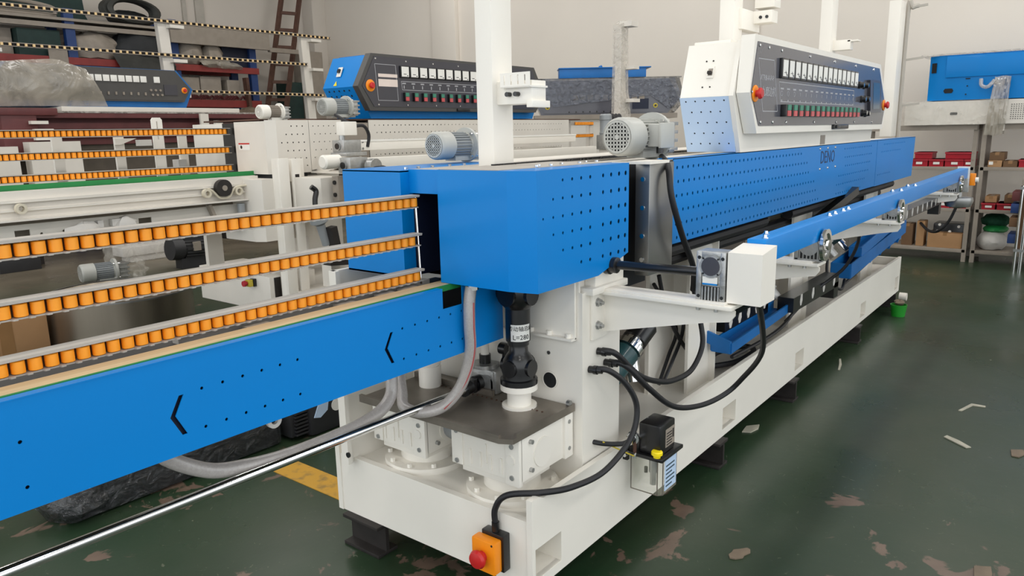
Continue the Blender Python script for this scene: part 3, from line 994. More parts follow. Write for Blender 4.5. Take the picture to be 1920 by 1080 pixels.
CC = thing('control_cabinet', 'white control cabinet with grey instrument panel and rows of white meters', 'control panel', (4.5, 1.42, 1.487))
hexb = cabinet_hex(3.315, 3.235, 3.33, 5.72, 5.82, 5.74, 1.968, 1.735, 1.49)
body = MB().prism(hexb, 'y', 1.305, 1.54)
body.box(3.36, 5.70, 1.36, 1.535, 1.968, 1.985, .004)
bd = part(CC, 'cabinet_body', body, 'white')
part(bd, 'front_rim', MB().prism(cabinet_hex(3.30, 3.222, 3.33, 5.73, 5.83, 5.75, 1.972, 1.735, 1.488), 'y', 1.285, 1.306), 'white')
# the lower half of the end wall is vented; pale blue paints in its bluish reflection
O = Vector((3.3285, 1.54, 1.492)); Vv = Vector((3.2335 - 3.3285, 0, 1.735 - 1.492)); L_ = Vv.length; Vv.normalize()
hs = []
for r in range(5):
    n = 5 if r % 2 == 0 else 4
    for k in range(n):
        hs.append((.028 + k * .045 + (0 if r % 2 == 0 else .022), L_ - .018 - r * .0505, .0042))
Nrm = Vector((0, -1, 0)).cross(Vv)
part(bd, 'vent_plate', MB().perf(O + Nrm * .004, (0, -1, 0), Vv, [(0, 0), (.236, 0), (.236, L_), (0, L_)], hs, .002), 'light_blue', 'perforated end plate, tinted pale blue for its reflection')
part(bd, 'vent_backing', MB().add([O + Nrm * .0012, O + Nrm * .0012 + Vector((0, -.236, 0)), O + Nrm * .0012 + Vector((0, -.236, 0)) + Vv * L_, O + Nrm * .0012 + Vv * L_], [(0, 1, 2, 3)]), 'dark')  # dark sheet paints the shade seen through the vents
# breaker switch on the upper end wall
U2 = Vector((0, -1, 0)); V2 = Vector((3.315 - 3.235, 0, 1.968 - 1.735)).normalized(); N2 = U2.cross(V2)
def epl(u, v, n=0.0):
    return Vector((3.235, 1.54, 1.735)) + U2 * u + V2 * v + N2 * n
def ebox(u0, u1, v0, v1, n0, n1):
    vs = [epl(u, v, n) for u in (u0, u1) for v in (v0, v1) for n in (n0, n1)]
    return MB().add(vs, [(0, 1, 3, 2), (4, 6, 7, 5), (0, 4, 5, 1), (2, 3, 7, 6), (0, 2, 6, 4), (1, 5, 7, 3)])
br = part(CC, 'breaker_switch', ebox(.112, .144, .085, .138, 0, .006), 'white')
part(br, 'switch_lever', ebox(.120, .137, .100, .112, .006, .022), 'iron')
part(br, 'switch_recess', ebox(.118, .139, .096, .128, .006, .0065), 'rack_grey')
q = MB()
for u, v in ((.10, .165), (.132, .165), (.10, .045), (.135, .045)):
    q.cyl(epl(u, v, 0), epl(u, v, .003), .0035, 8)
part(br, 'screw', q, 'iron')
# door with the instrument panel
door = part(CC, 'cabinet_door', MB().prism(cabinet_hex(3.285, 3.246, 3.352, 5.78, 5.845, 5.60, 1.99, 1.746, 1.571)[:3] + [(5.785, 1.567), (5.845, 1.73), (5.60, 1.99)], 'y', 1.222, 1.282), 'white')
face = [(3.315, 1.962), (3.258, 1.749), (3.366, 1.604), (5.745, 1.600), (5.80, 1.729), (5.56, 1.962)]
part(CC, 'instrument_panel', MB().prism(face, 'y', 1.2185, 1.2225), 'panel_grey')
PN = [o for o in CC.children if o.name.startswith('instrument_panel')][0]
YF = 1.2185
def lines(pts, wdt=.004, yy=YF):
    b = MB()
    for i in range(len(pts) - 1):
        b.bar((pts[i][0], yy, pts[i][1]), (pts[i + 1][0], yy, pts[i + 1][1]), .0012, wdt, (0, 0, 1)) if abs(pts[i][0] - pts[i + 1][0]) > 1e-6 else b.box(pts[i][0] - wdt * .6, pts[i][0] + wdt * .6, yy - .0006, yy + .0006, min(pts[i][1], pts[i + 1][1]), max(pts[i][1], pts[i + 1][1]))
    return b
part(PN, 'printed_frame', lines([(3.325, 1.892), (3.527, 1.894), (3.60, 1.669), (3.405, 1.668), (3.325, 1.892)]), 'print')
part(PN, 'printed_frame', lines([(3.603, 1.803), (4.948, 1.802), (4.958, 1.716), (3.633, 1.714), (3.603, 1.803)]), 'print')
part(PN, 'lettering', text_mb('XTRB-A-P-P', .034, (3.445, YF, 1.813), (1, 0, 0), (0, 0, 1)), 'print')
part(PN, 'lettering', text_mb('九磨边机', .046, (3.475, YF, 1.752), (1, 0, 0), (0, 0, 1)), 'print')
mx = [3.598 + .0918 * k for k in range(15)]
for k, xx in enumerate(mx):
    mtr = part(CC, 'meter', MB().box(xx, xx + .084, 1.203, YF, 1.820, 1.910, .002), 'black')
    part(mtr, 'meter_face', MB().box(xx + .009, xx + .075, 1.2015, 1.204, 1.828, 1.902), 'paper')
    q = MB().box(xx + .024, xx + .058, 1.2008, 1.2015, 1.843, 1.846).bar((xx + .056, 1.201, 1.834), (xx + .040, 1.201, 1.852), .001, .003, (0, 0, 1)).cyl((xx + .063, 1.2008, 1.834), (xx + .063, 1.2016, 1.834), .006, 8)
    part(mtr, 'needle', q, 'black')
    sw = part(CC, 'push_switch', MB().box(xx + .045, xx + .115, 1.190, YF, 1.645, 1.701, .003), 'black')
    part(sw, 'green_key', MB().box(xx + .060, xx + .110, 1.187, 1.191, 1.674, 1.699), 'button_green')
    part(sw, 'red_key', MB().box(xx + .060, xx + .110, 1.187, 1.191, 1.647, 1.672), 'button_red')
    t = MB().box(xx + .03, xx + .075, YF - .0006, YF, 1.770, 1.778)
    t.box(xx + .045, xx + .06, YF - .0006, YF, 1.716, 1.724)
    if k < 3:
        t.lathe((xx + .05, YF, 1.752), (0, -1, 0), [(0, .013), (.0008, .013), (.0008, .010), (0, .010)], 14, False)
    else:
        t.box(xx + .05, xx + .055, YF - .0006, YF, 1.744, 1.762)
    part(PN, 'printed_mark', t, 'print')
for xx, zz in ((5.06, 1.838), (5.175, 1.839), (5.13, 1.755), (5.225, 1.757), (5.18, 1.672), (5.255, 1.669)):
    kn = part(CC, 'rotary_knob', MB().lathe((xx, YF, zz), (0, -1, 0), [(0, .022), (.008, .022), (.010, .018), (.03, .016)], 16), 'black')
    part(kn, 'knob_cap', MB().cyl((xx, 1.189, zz), (xx, 1.1875, zz), .010, 12), 'chrome')
sc = part(CC, 'touch_screen', MB().prism([(5.255, 1.876), (5.545, 1.882), (5.61, 1.676), (5.315, 1.672)], 'y', 1.200, YF), 'panel_dark')
part(sc, 'display', MB().prism([(5.335, 1.862), (5.51, 1.864), (5.555, 1.70), (5.375, 1.697)], 'y', 1.1985, 1.2005), 'screen')
estop_button(CC, (3.30, YF, 1.742), (0, -1, 0), .036, .024)
estop_button(CC, (5.755, YF, 1.728), (0, -1, 0), .036, .024)
q = MB()
for xx, zz in ((3.335, 1.947), (3.45, 1.945), (3.62, 1.944), (4.05, 1.944), (4.5, 1.944), (4.95, 1.944), (5.4, 1.944), (3.38, 1.62), (3.54, 1.62), (3.73, 1.619), (4.18, 1.618), (4.6, 1.617), (5.0, 1.617), (5.45, 1.616), (3.268, 1.748)):
    q.lathe((xx, YF, zz), (0, -1, 0), [(0, .008), (.003, .007), (.005, .003)], 8)
part(PN, 'screw', q, 'chrome')
part(CC, 'door_handle', MB().box(4.53, 4.83, 1.205, 1.224, 1.578, 1.604, .004).box(4.55, 4.62, 1.195, 1.21, 1.582, 1.60, .003), 'black')
part(CC, 'door_stay', MB().box(4.55, 4.64, 1.283, 1.302, 1.492, 1.545), 'rack_grey')
b = MB().lathe((5.80, 1.42, 1.54), (1, 0, 0), [(0, .06), (.08, .07), (.2, .035)], 10)
part(CC, 'wrapped_cable_end', b, 'foam')

# ------------------------------------------------------------------ infeed conveyor
IC = thing('infeed_conveyor', 'blue panelled infeed conveyor carrying three rows of orange rollers', 'conveyor', (.9, 1.7, .885))
arrow = lambda tx, tz: [(tx - .001, tz), (tx + .0245, tz + .0465), (tx + .036, tz + .0465), (tx + .0118, tz), (tx + .0355, tz - .049), (tx + .0235, tz - .049)]
hl = []
for zz in (1.028, .933):
    for k in range(6):
        hl.append((.856 + k * .0537, zz, .0042))
        hl.append((1.502 + k * .0535, zz, .0042))
    for k in range(5):
        hl.append((.477 - k * .0537, zz, .0042))
pnl = MB()
out = [(-.35, .885), (1.985, .885), (1.985, 1.115), (1.775, 1.115), (1.775, 1.051), (1.682, 1.051), (1.682, 1.115), (-.35, 1.115)]
pnl.perf((0, 1.60, 0), (1, 0, 0), (0, 0, 1), out, hl, .003, [arrow(.775, .980), arrow(1.428, .980)])
pnl.box(-.35, 1.682, 1.5985, 1.624, 1.1145, 1.1172)
pnl.box(-.35, 1.985, 1.6035, 1.62, .8855, .888)
po = part(IC, 'side_panel', pnl, 'blue', 'blue side panel with two chevron cut-outs')
part(po, 'hole_shade', MB().box(-.35, 1.96, 1.612, 1.618, .9, 1.045), 'dark_navy')  # navy sheet gives the holes and chevrons their painted shade
part(po, 'lifting_hole', MB().cyl((1.18, 1.612, 1.1154), (1.18, 1.612, 1.1162), .0075, 12), 'dark')
part(IC, 'belt', MB().box(-.35, 1.78, 1.634, 1.694, 1.10, 1.119, .002), 'belt_wood', 'beige conveyor belt')
part(IC, 'belt_edge', MB().box(-.35, 1.95, 1.627, 1.634, 1.10, 1.1185), 'green', 'green strip along the belt')
part(IC, 'beam', MB().box(-.35, 1.9, 1.70, 1.84, .90, 1.095), 'motor_dark')
q = MB()
for xx in (1.06, 1.36, 1.52, 1.62):
    q.box(xx, xx + .07, 1.698, 1.74, 1.05, 1.112)
part(IC, 'spacer', q, 'rack_grey')
part(IC, 'spacer', MB().box(1.40, 1.425, 1.694, 1.70, 1.098, 1.116), 'foam')
rme = make_mesh('roller', MB().lathe((0, 0, 0), (0, 0, 1), [(0, .0120), (.0015, .0138), (.0265, .0138), (.028, .0120)], 14).cyl((0, 0, .028), (0, 0, .034), .0022, 6), (0, 0, 0), 'orange')
for r, zt in enumerate((1.406, 1.281, 1.163)):
    yy = 1.752 - r * .004
    b = MB()
    b.box(-.35, 1.735, yy - .018, yy + .022, zt - .0035, zt)
    b.box(-.35, 1.734, yy - .0178, yy - .015, zt - .0070, zt - .0035)
    b.box(-.35, 1.734, yy + .0185, yy + .0215, zt - .039, zt - .0035)
    b.box(-.35, 1.735, yy - .010, yy + .022, zt - .0425, zt - .039)
    rl = part(IC, 'roller_rail', b, 'rail')
    k = 0
    x0 = .2232 + (.0, .012, .022)[r]
    while x0 + k * .03255 < 1.722:
        inst(rl, 'roller', rme, (x0 + k * .03255, yy, zt - .038))
        k += 1
    q = MB()
    k = 0
    while x0 + k * .03255 < 1.70:
        xa = x0 + k * .03255 + .0163
        q.prism([(xa - .007, yy - .010), (xa - .0045, yy - .018), (xa + .0045, yy - .018), (xa + .007, yy - .010)], 'z', zt - .0425, zt - .039)
        k += 1
    part(rl, 'scalloped_lip', q, 'rail')
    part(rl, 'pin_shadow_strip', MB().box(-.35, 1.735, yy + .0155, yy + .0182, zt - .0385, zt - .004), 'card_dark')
part(IC, 'end_rod', MB().cyl((1.731, 1.742, 1.11), (1.731, 1.752, 1.40), .0035, 8), 'chrome')
part(IC, 'rail_bar', MB().box(.9, 1.80, 1.77, 1.80, 1.095, 1.112), 'rail')

# ------------------------------------------------------------------ motors on top of the machine
def gear_motor(name, label, loc, sc, material, fins, rot=0.0, box_side=0, group=None):
    """fan cowl faces -X, flange towards +X; local coordinates"""
    t = thing(name, label, 'motor', loc, rot if rot else 1e-9, group)
    s = sc
    R_ = .076 * s
    b = MB()
    b.lathe((.0, 0, 0), (1, 0, 0), [(0, R_ * .86), (.008 * s, R_ * .97), (.02 * s, R_), (.105 * s, R_)], 28, False)
    b.lathe((.0, 0, 0), (1, 0, 0), [(.001, R_ * .86), (.001, R_ * .76)], 28, False)
    cw = part(t, 'fan_cowl', b, material)
    # grille of square openings: a lattice over a dark disc
    g = MB()
    n = 8
    rg = R_ * .78
    st = 2 * rg / n
    for k in range(n + 1):
        u = -rg + k * st
        hw = math.sqrt(max(0, rg * rg - u * u))
        if hw > .002:
            g.box(-.0015, .002, u - st * .20, u + st * .20, -hw, hw)
            g.box(-.0015, .002, -hw, hw, u - st * .20, u + st * .20)
    g.cyl((-.003, 0, 0), (.002, 0, 0), rg * .17, 12)
    g.lathe((0, 0, 0), (1, 0, 0), [(-.002, rg * 1.06), (-.002, rg * .93), (.002, rg * .93)], 28, False)
    part(cw, 'grille', g, material)
    part(cw, 'fan_opening', MB().cyl((.004, 0, 0), (.006, 0, 0), rg, 24), 'dark')
    f = MB()
    f.cyl((.10 * s, 0, 0), (.245 * s, 0, 0), R_ * .80, 24)
    for k in range(26):
        th = 2 * math.pi * k / 26
        p = Vector((0, math.cos(th), math.sin(th)))
        f.bar(Vector((.108 * s, 0, 0)) + p * R_ * .86, Vector((.235 * s, 0, 0)) + p * R_ * .86, .004 * s, R_ * .16, p)
    part(t, 'finned_body', f, fins)
    fl = MB().lathe((.24 * s, 0, 0), (1, 0, 0), [(0, R_ * .9), (.012 * s, R_ * .9), (.012 * s, R_ * 1.26), (.030 * s, R_ * 1.26), (.032 * s, R_ * 1.2)], 32)
    fo = part(t, 'flange', fl, material)
    q = MB()
    for k in range(4):
        th = math.pi / 4 + k * math.pi / 2
        p = Vector((0, math.cos(th), math.sin(th))) * R_ * 1.1
        q.cyl(Vector((.235 * s, 0, 0)) + p, Vector((.29 * s, 0, 0)) + p, R_ * .10, 8)
    part(fo, 'bolt', q, 'chrome')
    gbm = MB().box(.275 * s, .345 * s, -R_ * .8, R_ * .8, -R_ * .95, R_ * .75, .006 * s)
    for k in range(4):
        zz = -R_ * .8 + k * R_ * .45
        gbm.box(.285 * s, .36 * s, -R_ * .88, R_ * .88, zz, zz + R_ * .18, .002)
    part(t, 'gear_case', gbm, 'cast')
    if box_side:
        tb = MB().box(.125 * s, .215 * s, -R_ * 1.62, -R_ * .8, -R_ * .55, R_ * .62, .006 * s)
        tb.box(.118 * s, .222 * s, -R_ * 1.68, -R_ * 1.5, -R_ * .62, R_ * .68, .005 * s)
        to = part(t, 'terminal_box', tb, material)
        part(to, 'cable_gland', MB().cyl((.17 * s, -R_ * 1.2, -R_ * .55), (.17 * s, -R_ * 1.2, -R_ * .9), .014 * s, 12), 'black')
    part(t, 'foot', MB().box(.13 * s, .33 * s, -R_ * .5, R_ * .5, -R_ * 1.12, -R_ * .72), material)
    return t
gear_motor('gear_motor', 'large pale grey motor with round grille on the front blue cover', (2.60, 1.50, 1.572), 1.0, 'motor_grey', 'motor_grey', -.06, 1)
gear_motor('gear_motor', 'smaller grey finned motor standing on the rear blue cover', (2.14, 2.05, 1.553), .72, 'motor_grey', 'motor_fin')

# ------------------------------------------------------------------ lubrication pump on the base
LP = thing('lubrication_pump', 'black oil pump with clear tank and yellow filler cap on the white base', 'pump', (2.40, 1.22, .265))
tpoly = [(2.335, 1.275), (2.335, 1.165), (2.350, 1.15), (2.46, 1.15), (2.475, 1.165), (2.475, 1.275)]
part(LP, 'oil_tank', MB().prism(tpoly, 'z', .262, .402), 'tank', 'clear plastic oil tank')
q = MB()
for xx, yy in tpoly[:5]:
    q.cyl((xx, yy, .262), (xx, yy, .402), .0022, 6)
for i in range(4):
    q.bar(tpoly[i] + (.262,), tpoly[i + 1] + (.262,), .003, .003)
part1(LP, 'tank_edge', q, 'tray_steel', None, 'stuff')
part(LP, 'pump_tube', MB().cyl((2.37, 1.20, .335), (2.37, 1.20, .402), .016, 14).cyl((2.37, 1.20, .285), (2.37, 1.20, .335), .012, 12), 'cast')
part(LP, 'float', MB().cyl((2.36, 1.225, .33), (2.36, 1.225, .352), .007, 10), 'black')
tl = part(LP, 'tank_label', MB().box(2.362, 2.458, 1.1485, 1.1495, .272, .395), 'light_blue', 'printed label on the tank')
q = MB()
for k in range(6):
    q.box(2.372, 2.372 + (.07 if k % 3 else .05), 1.1478, 1.1486, .285 + k * .016, .291 + k * .016)
part(tl, 'printed_mark', q, 'screen')
part(LP, 'top_plate', MB().box(2.318, 2.495, 1.138, 1.298, .402, .417, .004), 'black')
part(LP, 'pump_head', MB().box(2.335, 2.455, 1.155, 1.245, .417, .535, .008), 'black')
hl_ = part(LP, 'head_label', MB().box(2.375, 2.448, 1.1535, 1.1550, .44, .51), 'rack_grey')
q = MB()
for k in range(5):
    q.box(2.382, 2.425, 1.1528, 1.1536, .447 + k * .011, .451 + k * .011)
q.box(2.43, 2.44, 1.1528, 1.1536, .465, .50)
part(hl_, 'printed_mark', q, 'iron')
part(LP, 'filler_cap', MB().lathe((2.328, 1.165, .417), (0, 0, 1), [(0, .013), (.008, .014), (.012, .021), (.022, .021), (.026, .018)], 22), 'yellow')
part(LP, 'gauge', MB().cyl((2.335, 1.268, .47), (2.318, 1.262, .47), .024, 18).cyl((2.318, 1.262, .47), (2.292, 1.262, .47), .017, 12), 'chrome')
part(LP, 'outlet_pipe', MB().cyl((2.325, 1.255, .417), (2.325, 1.255, .46), .007, 10), 'rust')
part(LP, 'oil_fitting', MB().cyl((2.318, 1.25, .412), (2.295, 1.24, .412), .007, 8).cyl((2.318, 1.28, .41), (2.29, 1.28, .41), .008, 8), 'chrome')
part(LP, 'oil_line', MB().tube([(2.30, 1.24, .412), (2.28, 1.25, .425), (2.23, 1.28, .46), (2.17, 1.30, .50)], .0028, 6), 'yellow_dull')
part(LP, 'mounting_ear', MB().box(2.315, 2.33, 1.28, 1.3, .38, .43).box(2.475, 2.495, 1.28, 1.3, .38, .43), 'black')

# ------------------------------------------------------------------ hand emergency stop
ES = thing('emergency_stop_box', 'orange emergency stop box with red mushroom button on the front of the base', 'emergency stop', (1.72, 1.46, .235))
part(ES, 'box_back', MB().box(1.705, 1.74, 1.395, 1.487, .180, .312, .004), 'black')
part(ES, 'box_cover', MB().box(1.665, 1.705, 1.402, 1.498, .186, .300, .006), 'estop_orange')
part(ES, 'mushroom_button', MB().lathe((1.665, 1.452, .243), (-1, 0, 0), [(0, .019), (.016, .017), (.018, .030), (.026, .032), (.036, .027), (.041, .012)], 24), 'red')
part(ES, 'cable_gland', MB().cyl((1.722, 1.44, .312), (1.722, 1.44, .345), .013, 12), 'black')
part(ES, 'screw', MB().cyl((1.664, 1.412, .292), (1.666, 1.412, .292), .004, 8).cyl((1.664, 1.488, .195), (1.666, 1.488, .195), .004, 8), 'iron')

# ------------------------------------------------------------------ cables and hoses
def cable(name, pts, r, material, label, cat, group=None, n=10, ends=None):
    o = solo(name, MB().tube(pts, r, n, 8), material, label, cat, group)
    if ends:
        for e in ends:
            e = [Vector(q_) for q_ in e]
            b = MB().lathe(e[0], e[1] - e[0], [(0, .013), (.018, .013), (.018, .016), (.032, .016), (.032, .012), (.05, .011)], 12)
            part(o, 'cable_gland', b, 'black')
    return o
cable('power_cable', [(2.125, 1.325, .781), (2.14, 1.26, .785), (2.20, 1.22, .72), (2.235, 1.20, .63), (2.19, 1.20, .53), (2.05, 1.22, .458), (1.90, 1.25, .452), (1.80, 1.30, .458), (1.735, 1.40, .445), (1.722, 1.44, .39), (1.722, 1.44, .335)], .0105, 'rubber',
      'thick black cable running from the column down to the orange stop box', 'cable', None, 12, [((2.125, 1.33, .781), (2.13, 1.28, .783))])
cable('power_cable', [(2.18, 1.325, .834), (2.20, 1.27, .83), (2.34, 1.25, .715), (2.50, 1.25, .645), (2.64, 1.25, .612), (2.80, 1.25, .612), (2.90, 1.25, .69), (2.92, 1.27, .79), (2.90, 1.30, .95)], .011, 'rubber',
      'black cable sagging from the upper gland of the column to the first bracket arm', 'cable', None, 12, [((2.18, 1.33, .834), (2.19, 1.28, .833))])
cable('power_cable', [(2.23, 1.325, .78), (2.25, 1.26, .775), (2.36, 1.22, .665), (2.53, 1.20, .545), (2.78, 1.20, .470), (2.98, 1.18, .46), (3.02, 1.12, .53), (2.86, .98, .72), (2.40, .84, 1.02), (2.32, .83, 1.06)], .011, 'rubber',
      'black cable sagging lowest, from the column up to the white beam end box', 'cable', None, 12, [((2.23, 1.33, .78), (2.235, 1.28, .779))])
cable('power_cable', [(2.765, 1.39, 1.49), (2.60, 1.28, 1.46), (2.575, 1.25, 1.35), (2.65, 1.24, 1.20), (2.78, 1.25, 1.06), (2.86, 1.28, .98), (2.90, 1.30, .93)], .012, 'rubber',
      'black cable hanging from the large grey motor past the steel post', 'cable', None, 12)
cable('power_cable', [(2.292, 1.262, .47), (2.25, 1.27, .472), (2.18, 1.30, .49), (2.15, 1.34, .50)], .009, 'rubber',
      'short black cable entering the oil pump gauge', 'cable')
hs1 = cable('water_hose', [(1.79, 1.57, 1.122), (1.778, 1.572, 1.06), (1.775, 1.572, .98), (1.785, 1.58, .90), (1.785, 1.60, .82), (1.77, 1.63, .745), (1.73, 1.67, .690), (1.68, 1.72, .677), (1.67, 1.79, .685), (1.71, 1.84, .71), (1.75, 1.89, .748), (1.77, 1.92, .80), (1.77, 1.93, .90)], .0195, 'hose',
      'clear braided hose dropping from the front cover and looping over the steel tray', 'hose', None, 14)
part(hs1, 'hose_clamp', MB().cyl((1.79, 1.57, 1.10), (1.79, 1.57, 1.122), .022, 14), 'chrome')
part(hs1, 'red_stripe', MB().tube([(1.776, 1.5525, 1.06), (1.774, 1.5525, .98), (1.784, 1.5605, .90), (1.78, 1.58, .82), (1.762, 1.615, .745), (1.722, 1.652, .69)], .0026, 5), 'stripe_red')
cable('water_hose', [(1.665, 1.82, .90), (1.63, 1.80, .80), (1.612, 1.79, .745), (1.55, 1.775, .712), (1.44, 1.76, .700), (1.30, 1.755, .698), (1.15, 1.75, .705), (1.03, 1.75, .722), (.93, 1.75, .75), (.83, 1.76, .82), (.78, 1.76, .90)], .0205, 'hose',
      'clear ribbed hose sagging below the blue conveyor panel', 'hose', None, 14)

# ------------------------------------------------------------------ steel blocks under the base
def block(x, y, lab, z1=.13, ln=.10):
    b = MB().box(x - .05, x + .05, y - ln, y + ln, 0, .014, .002).box(x - .05, x + .05, y - ln, y + ln, z1 - .014, z1, .002).box(x - .008, x + .008, y - ln, y + ln, .014, z1 - .014)
    solo('support_block', b, 'iron', lab, 'steel block', 'steel blocks under the edging machine')
block(1.76, 2.12, 'dark steel beam block under the far front corner of the white base')
block(3.24, 1.37, 'dark steel beam block under the base, first one right of the oil pump')
block(4.33, 1.37, 'dark steel beam block under the base, second one right of the oil pump')
block(5.83, 1.37, 'dark steel beam block under the base, third one right of the oil pump')
block(7.2, 1.40, 'dark steel beam block under the far end of the base beside the green tub')

# ------------------------------------------------------------------ the white machine behind
W = thing('edging_machine', 'all-white edging machine standing behind the front machine, with a perforated white end box', 'machine', (5, 4.9, .40))
part(W, 'base_frame', MB().box(2.92, 3.30, 4.40, 5.30, .41, .66, .006).box(3.30, 7.1, 4.45, 5.30, .41, .60, .006), 'white_bg')
part(W, 'base_slot', MB().box(2.955, 3.005, 4.394, 4.402, .50, .65), 'iron')
for x, y in ((3.3, 4.6), (5.0, 4.6), (6.8, 4.6), (3.3, 5.15), (6.8, 5.15)):
    part(W, 'foot', MB().box(x - .08, x + .08, y - .08, y + .08, 0, .42), 'iron')
part(W, 'lower_cover', MB().prism([(2.86, 4.42), (2.86, 4.78), (3.30, 4.78), (3.30, 4.36), (2.90, 4.36)], 'z', .91, 1.325), 'white_bg')
part(W, 'corner_post', MB().box(2.985, 3.065, 4.28, 4.30, .45, 1.46, .003).box(2.986, 2.996, 4.3005, 4.36, .45, 1.459).box(3.09, 3.16, 4.28, 4.30, .45, 1.455, .003).box(3.095, 3.20, 4.3005, 4.33, 1.30, 1.454, .004), 'white')
part(W, 'post_slot', MB().box(3.11, 3.14, 4.276, 4.281, 1.33, 1.35), 'iron')
hw = []; hw2 = []
for r, zz in enumerate((1.67, 1.615, 1.56, 1.505, 1.452, 1.40)):
    s0 = (3.19, 3.145, 3.105, 3.15, 3.205, 3.255)[r]
    while s0 < 3.325:
        hw.append((s0, zz, .0055)); s0 += .046
    s1 = 3.372 + (r % 2) * .012
    e1 = (3.58, 3.58, 3.58, 3.55, 3.50, 3.46)[r]
    while s1 < e1:
        hw2.append((s1, zz, .0045)); s1 += .046
eb = MB()
eb.perf((0, 4.392, 0), (1, 0, 0), (0, 0, 1), [(3.07, 1.352), (3.333, 1.352), (3.333, 1.711), (3.07, 1.711)], hw, .003)
eb.perf((0, 4.392, 0), (1, 0, 0), (0, 0, 1), [(3.337, 1.365), (3.63, 1.40), (3.63, 1.711), (3.337, 1.711)], hw2, .003)
eb.add([(3.005, 4.43, 1.352), (3.07, 4.392, 1.352), (3.07, 4.392, 1.711), (3.005, 4.43, 1.711)], [(0, 1, 2, 3)])
eb.add([(3.005, 4.43, 1.352), (3.005, 4.79, 1.352), (3.005, 4.79, 1.711), (3.005, 4.43, 1.711)], [(0, 1, 2, 3)])
eb.box(3.005, 3.63, 4.43, 4.79, 1.705, 1.711)
eb.box(3.625, 3.63, 4.392, 4.79, 1.40, 1.711)
ebo = part(W, 'end_cover', eb, 'white_bg')
part(ebo, 'hole_shade', MB().box(3.09, 3.62, 4.41, 4.43, 1.40, 1.69), 'iron')  # dark slab paints the shaded inside of the end box
part(ebo, 'warning_label', MB().box(3.0035, 3.005, 4.62, 4.75, 1.515, 1.563), 'paper')
part(ebo, 'label_stripe', MB().box(3.003, 3.0038, 4.62, 4.75, 1.553, 1.563), 'red')
part(ebo, 'warning_mark', MB().cyl((3.003, 4.72, 1.535), (3.0038, 4.72, 1.535), .012, 10), 'black')
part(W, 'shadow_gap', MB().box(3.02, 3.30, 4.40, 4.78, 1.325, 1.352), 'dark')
part(W, 'side_cover', MB().box(3.02, 3.5, 4.965, 5.36, 1.34, 1.70, .004), 'white_bg')
part(W, 'slot_shade', MB().box(3.022, 3.4, 4.793, 4.964, 1.30, 1.70), 'black')  # black block paints the unlit depth of the slot
part(W, 'grey_post', MB().box(3.66, 3.885, 4.40, 4.62, 1.0, 1.69), 'rack_grey')
hg = []
for r, zz in enumerate((1.672, 1.617, 1.562, 1.507, 1.452, 1.397)):
    k = 0
    while 3.95 + (r % 2) * .02 + k * .046 < 6.5:
        xx = 3.95 + (r % 2) * .02 + k * .046
        hg.append((xx, zz, .0058 if 4.0 < xx < 4.7 else .0046)); k += 1
gw = MB().perf((0, 4.395, 0), (1, 0, 0), (0, 0, 1), [(3.888, 1.338), (6.62, 1.338), (6.62, 1.711), (3.888, 1.711)], hg, .003)
gwo = part(W, 'guard_panel', gw, 'white_bg')
part(gwo, 'hole_shade', MB().box(3.90, 6.6, 4.415, 4.44, 1.35, 1.70), 'iron')  # dark slab stands in for the shade behind the white guard
part(W, 'upper_frame', MB().box(3.70, 7.0, 4.62, 5.3, 1.2, 1.70), 'white_bg')
part(W, 'top_strip', MB().box(3.02, 7.0, 4.5, 5.2, 1.711, 1.722), 'rust')
part(W, 'inner_column', MB().box(3.30, 3.62, 4.45, 4.8, .70, 1.33, .004), 'white_bg')
part(W, 'support_leg', MB().box(4.2, 4.4, 4.5, 4.7, .7, 1.3), 'white_bg')
part(W, 'support_leg', MB().box(5.6, 5.8, 4.5, 4.7, .7, 1.3), 'white_bg')
# outer beams
b1 = part(W, 'beam', MB().box(3.42, 6.10, 3.97, 4.05, 1.497, 1.567, .004), 'white')
part(b1, 'beam_top_edge', MB().box(3.42, 6.10, 3.965, 3.972, 1.556, 1.569), 'paper')
part(b1, 'bolt', MB().cyl((3.45, 3.966, 1.555), (3.45, 3.97, 1.555), .008, 8).cyl((3.45, 3.966, 1.51), (3.45, 3.97, 1.51), .008, 8), 'steel')
part(W, 'beam', MB().box(3.32, 6.20, 3.80, 3.88, 1.385, 1.452, .004), 'white')
q = MB().box(3.27, 3.42, 3.95, 4.07, 1.49, 1.57, .006).cyl((3.262, 4.01, 1.53), (3.275, 4.01, 1.53), .028, 16).box(3.26, 3.44, 3.92, 4.08, 1.465, 1.49, .003)
q.cyl((3.3, 4.0, 1.57), (3.3, 4.0, 1.60), .02, 10)
wr = part(W, 'worm_reducer', q, 'cast')
part(wr, 'bore_cap', MB().cyl((3.258, 4.01, 1.53), (3.264, 4.01, 1.53), .020, 14), 'black')
part(wr, 'terminal_box', MB().box(3.29, 3.40, 3.96, 4.04, 1.60, 1.69, .005), 'white')
part(wr, 'cable', MB().tube([(3.42, 4.2, 1.74), (3.40, 4.06, 1.69), (3.43, 4.0, 1.66)], .012, 8), 'rubber')
part(wr, 'cable', MB().tube([(3.40, 3.98, 1.66), (3.46, 3.96, 1.66), (3.50, 3.96, 1.60), (3.49, 3.97, 1.52)], .012, 8), 'rubber')
q = MB().box(3.17, 3.32, 3.78, 3.90, 1.36, 1.46, .006).cyl((3.16, 3.84, 1.41), (3.18, 3.84, 1.41), .030, 16).cyl((3.32, 3.76, 1.40), (3.32, 3.70, 1.40), .05, 18)
wr = part(W, 'worm_reducer', q, 'cast')
part(wr, 'bore_cap', MB().cyl((3.155, 3.84, 1.41), (3.162, 3.84, 1.41), .022, 14), 'black')
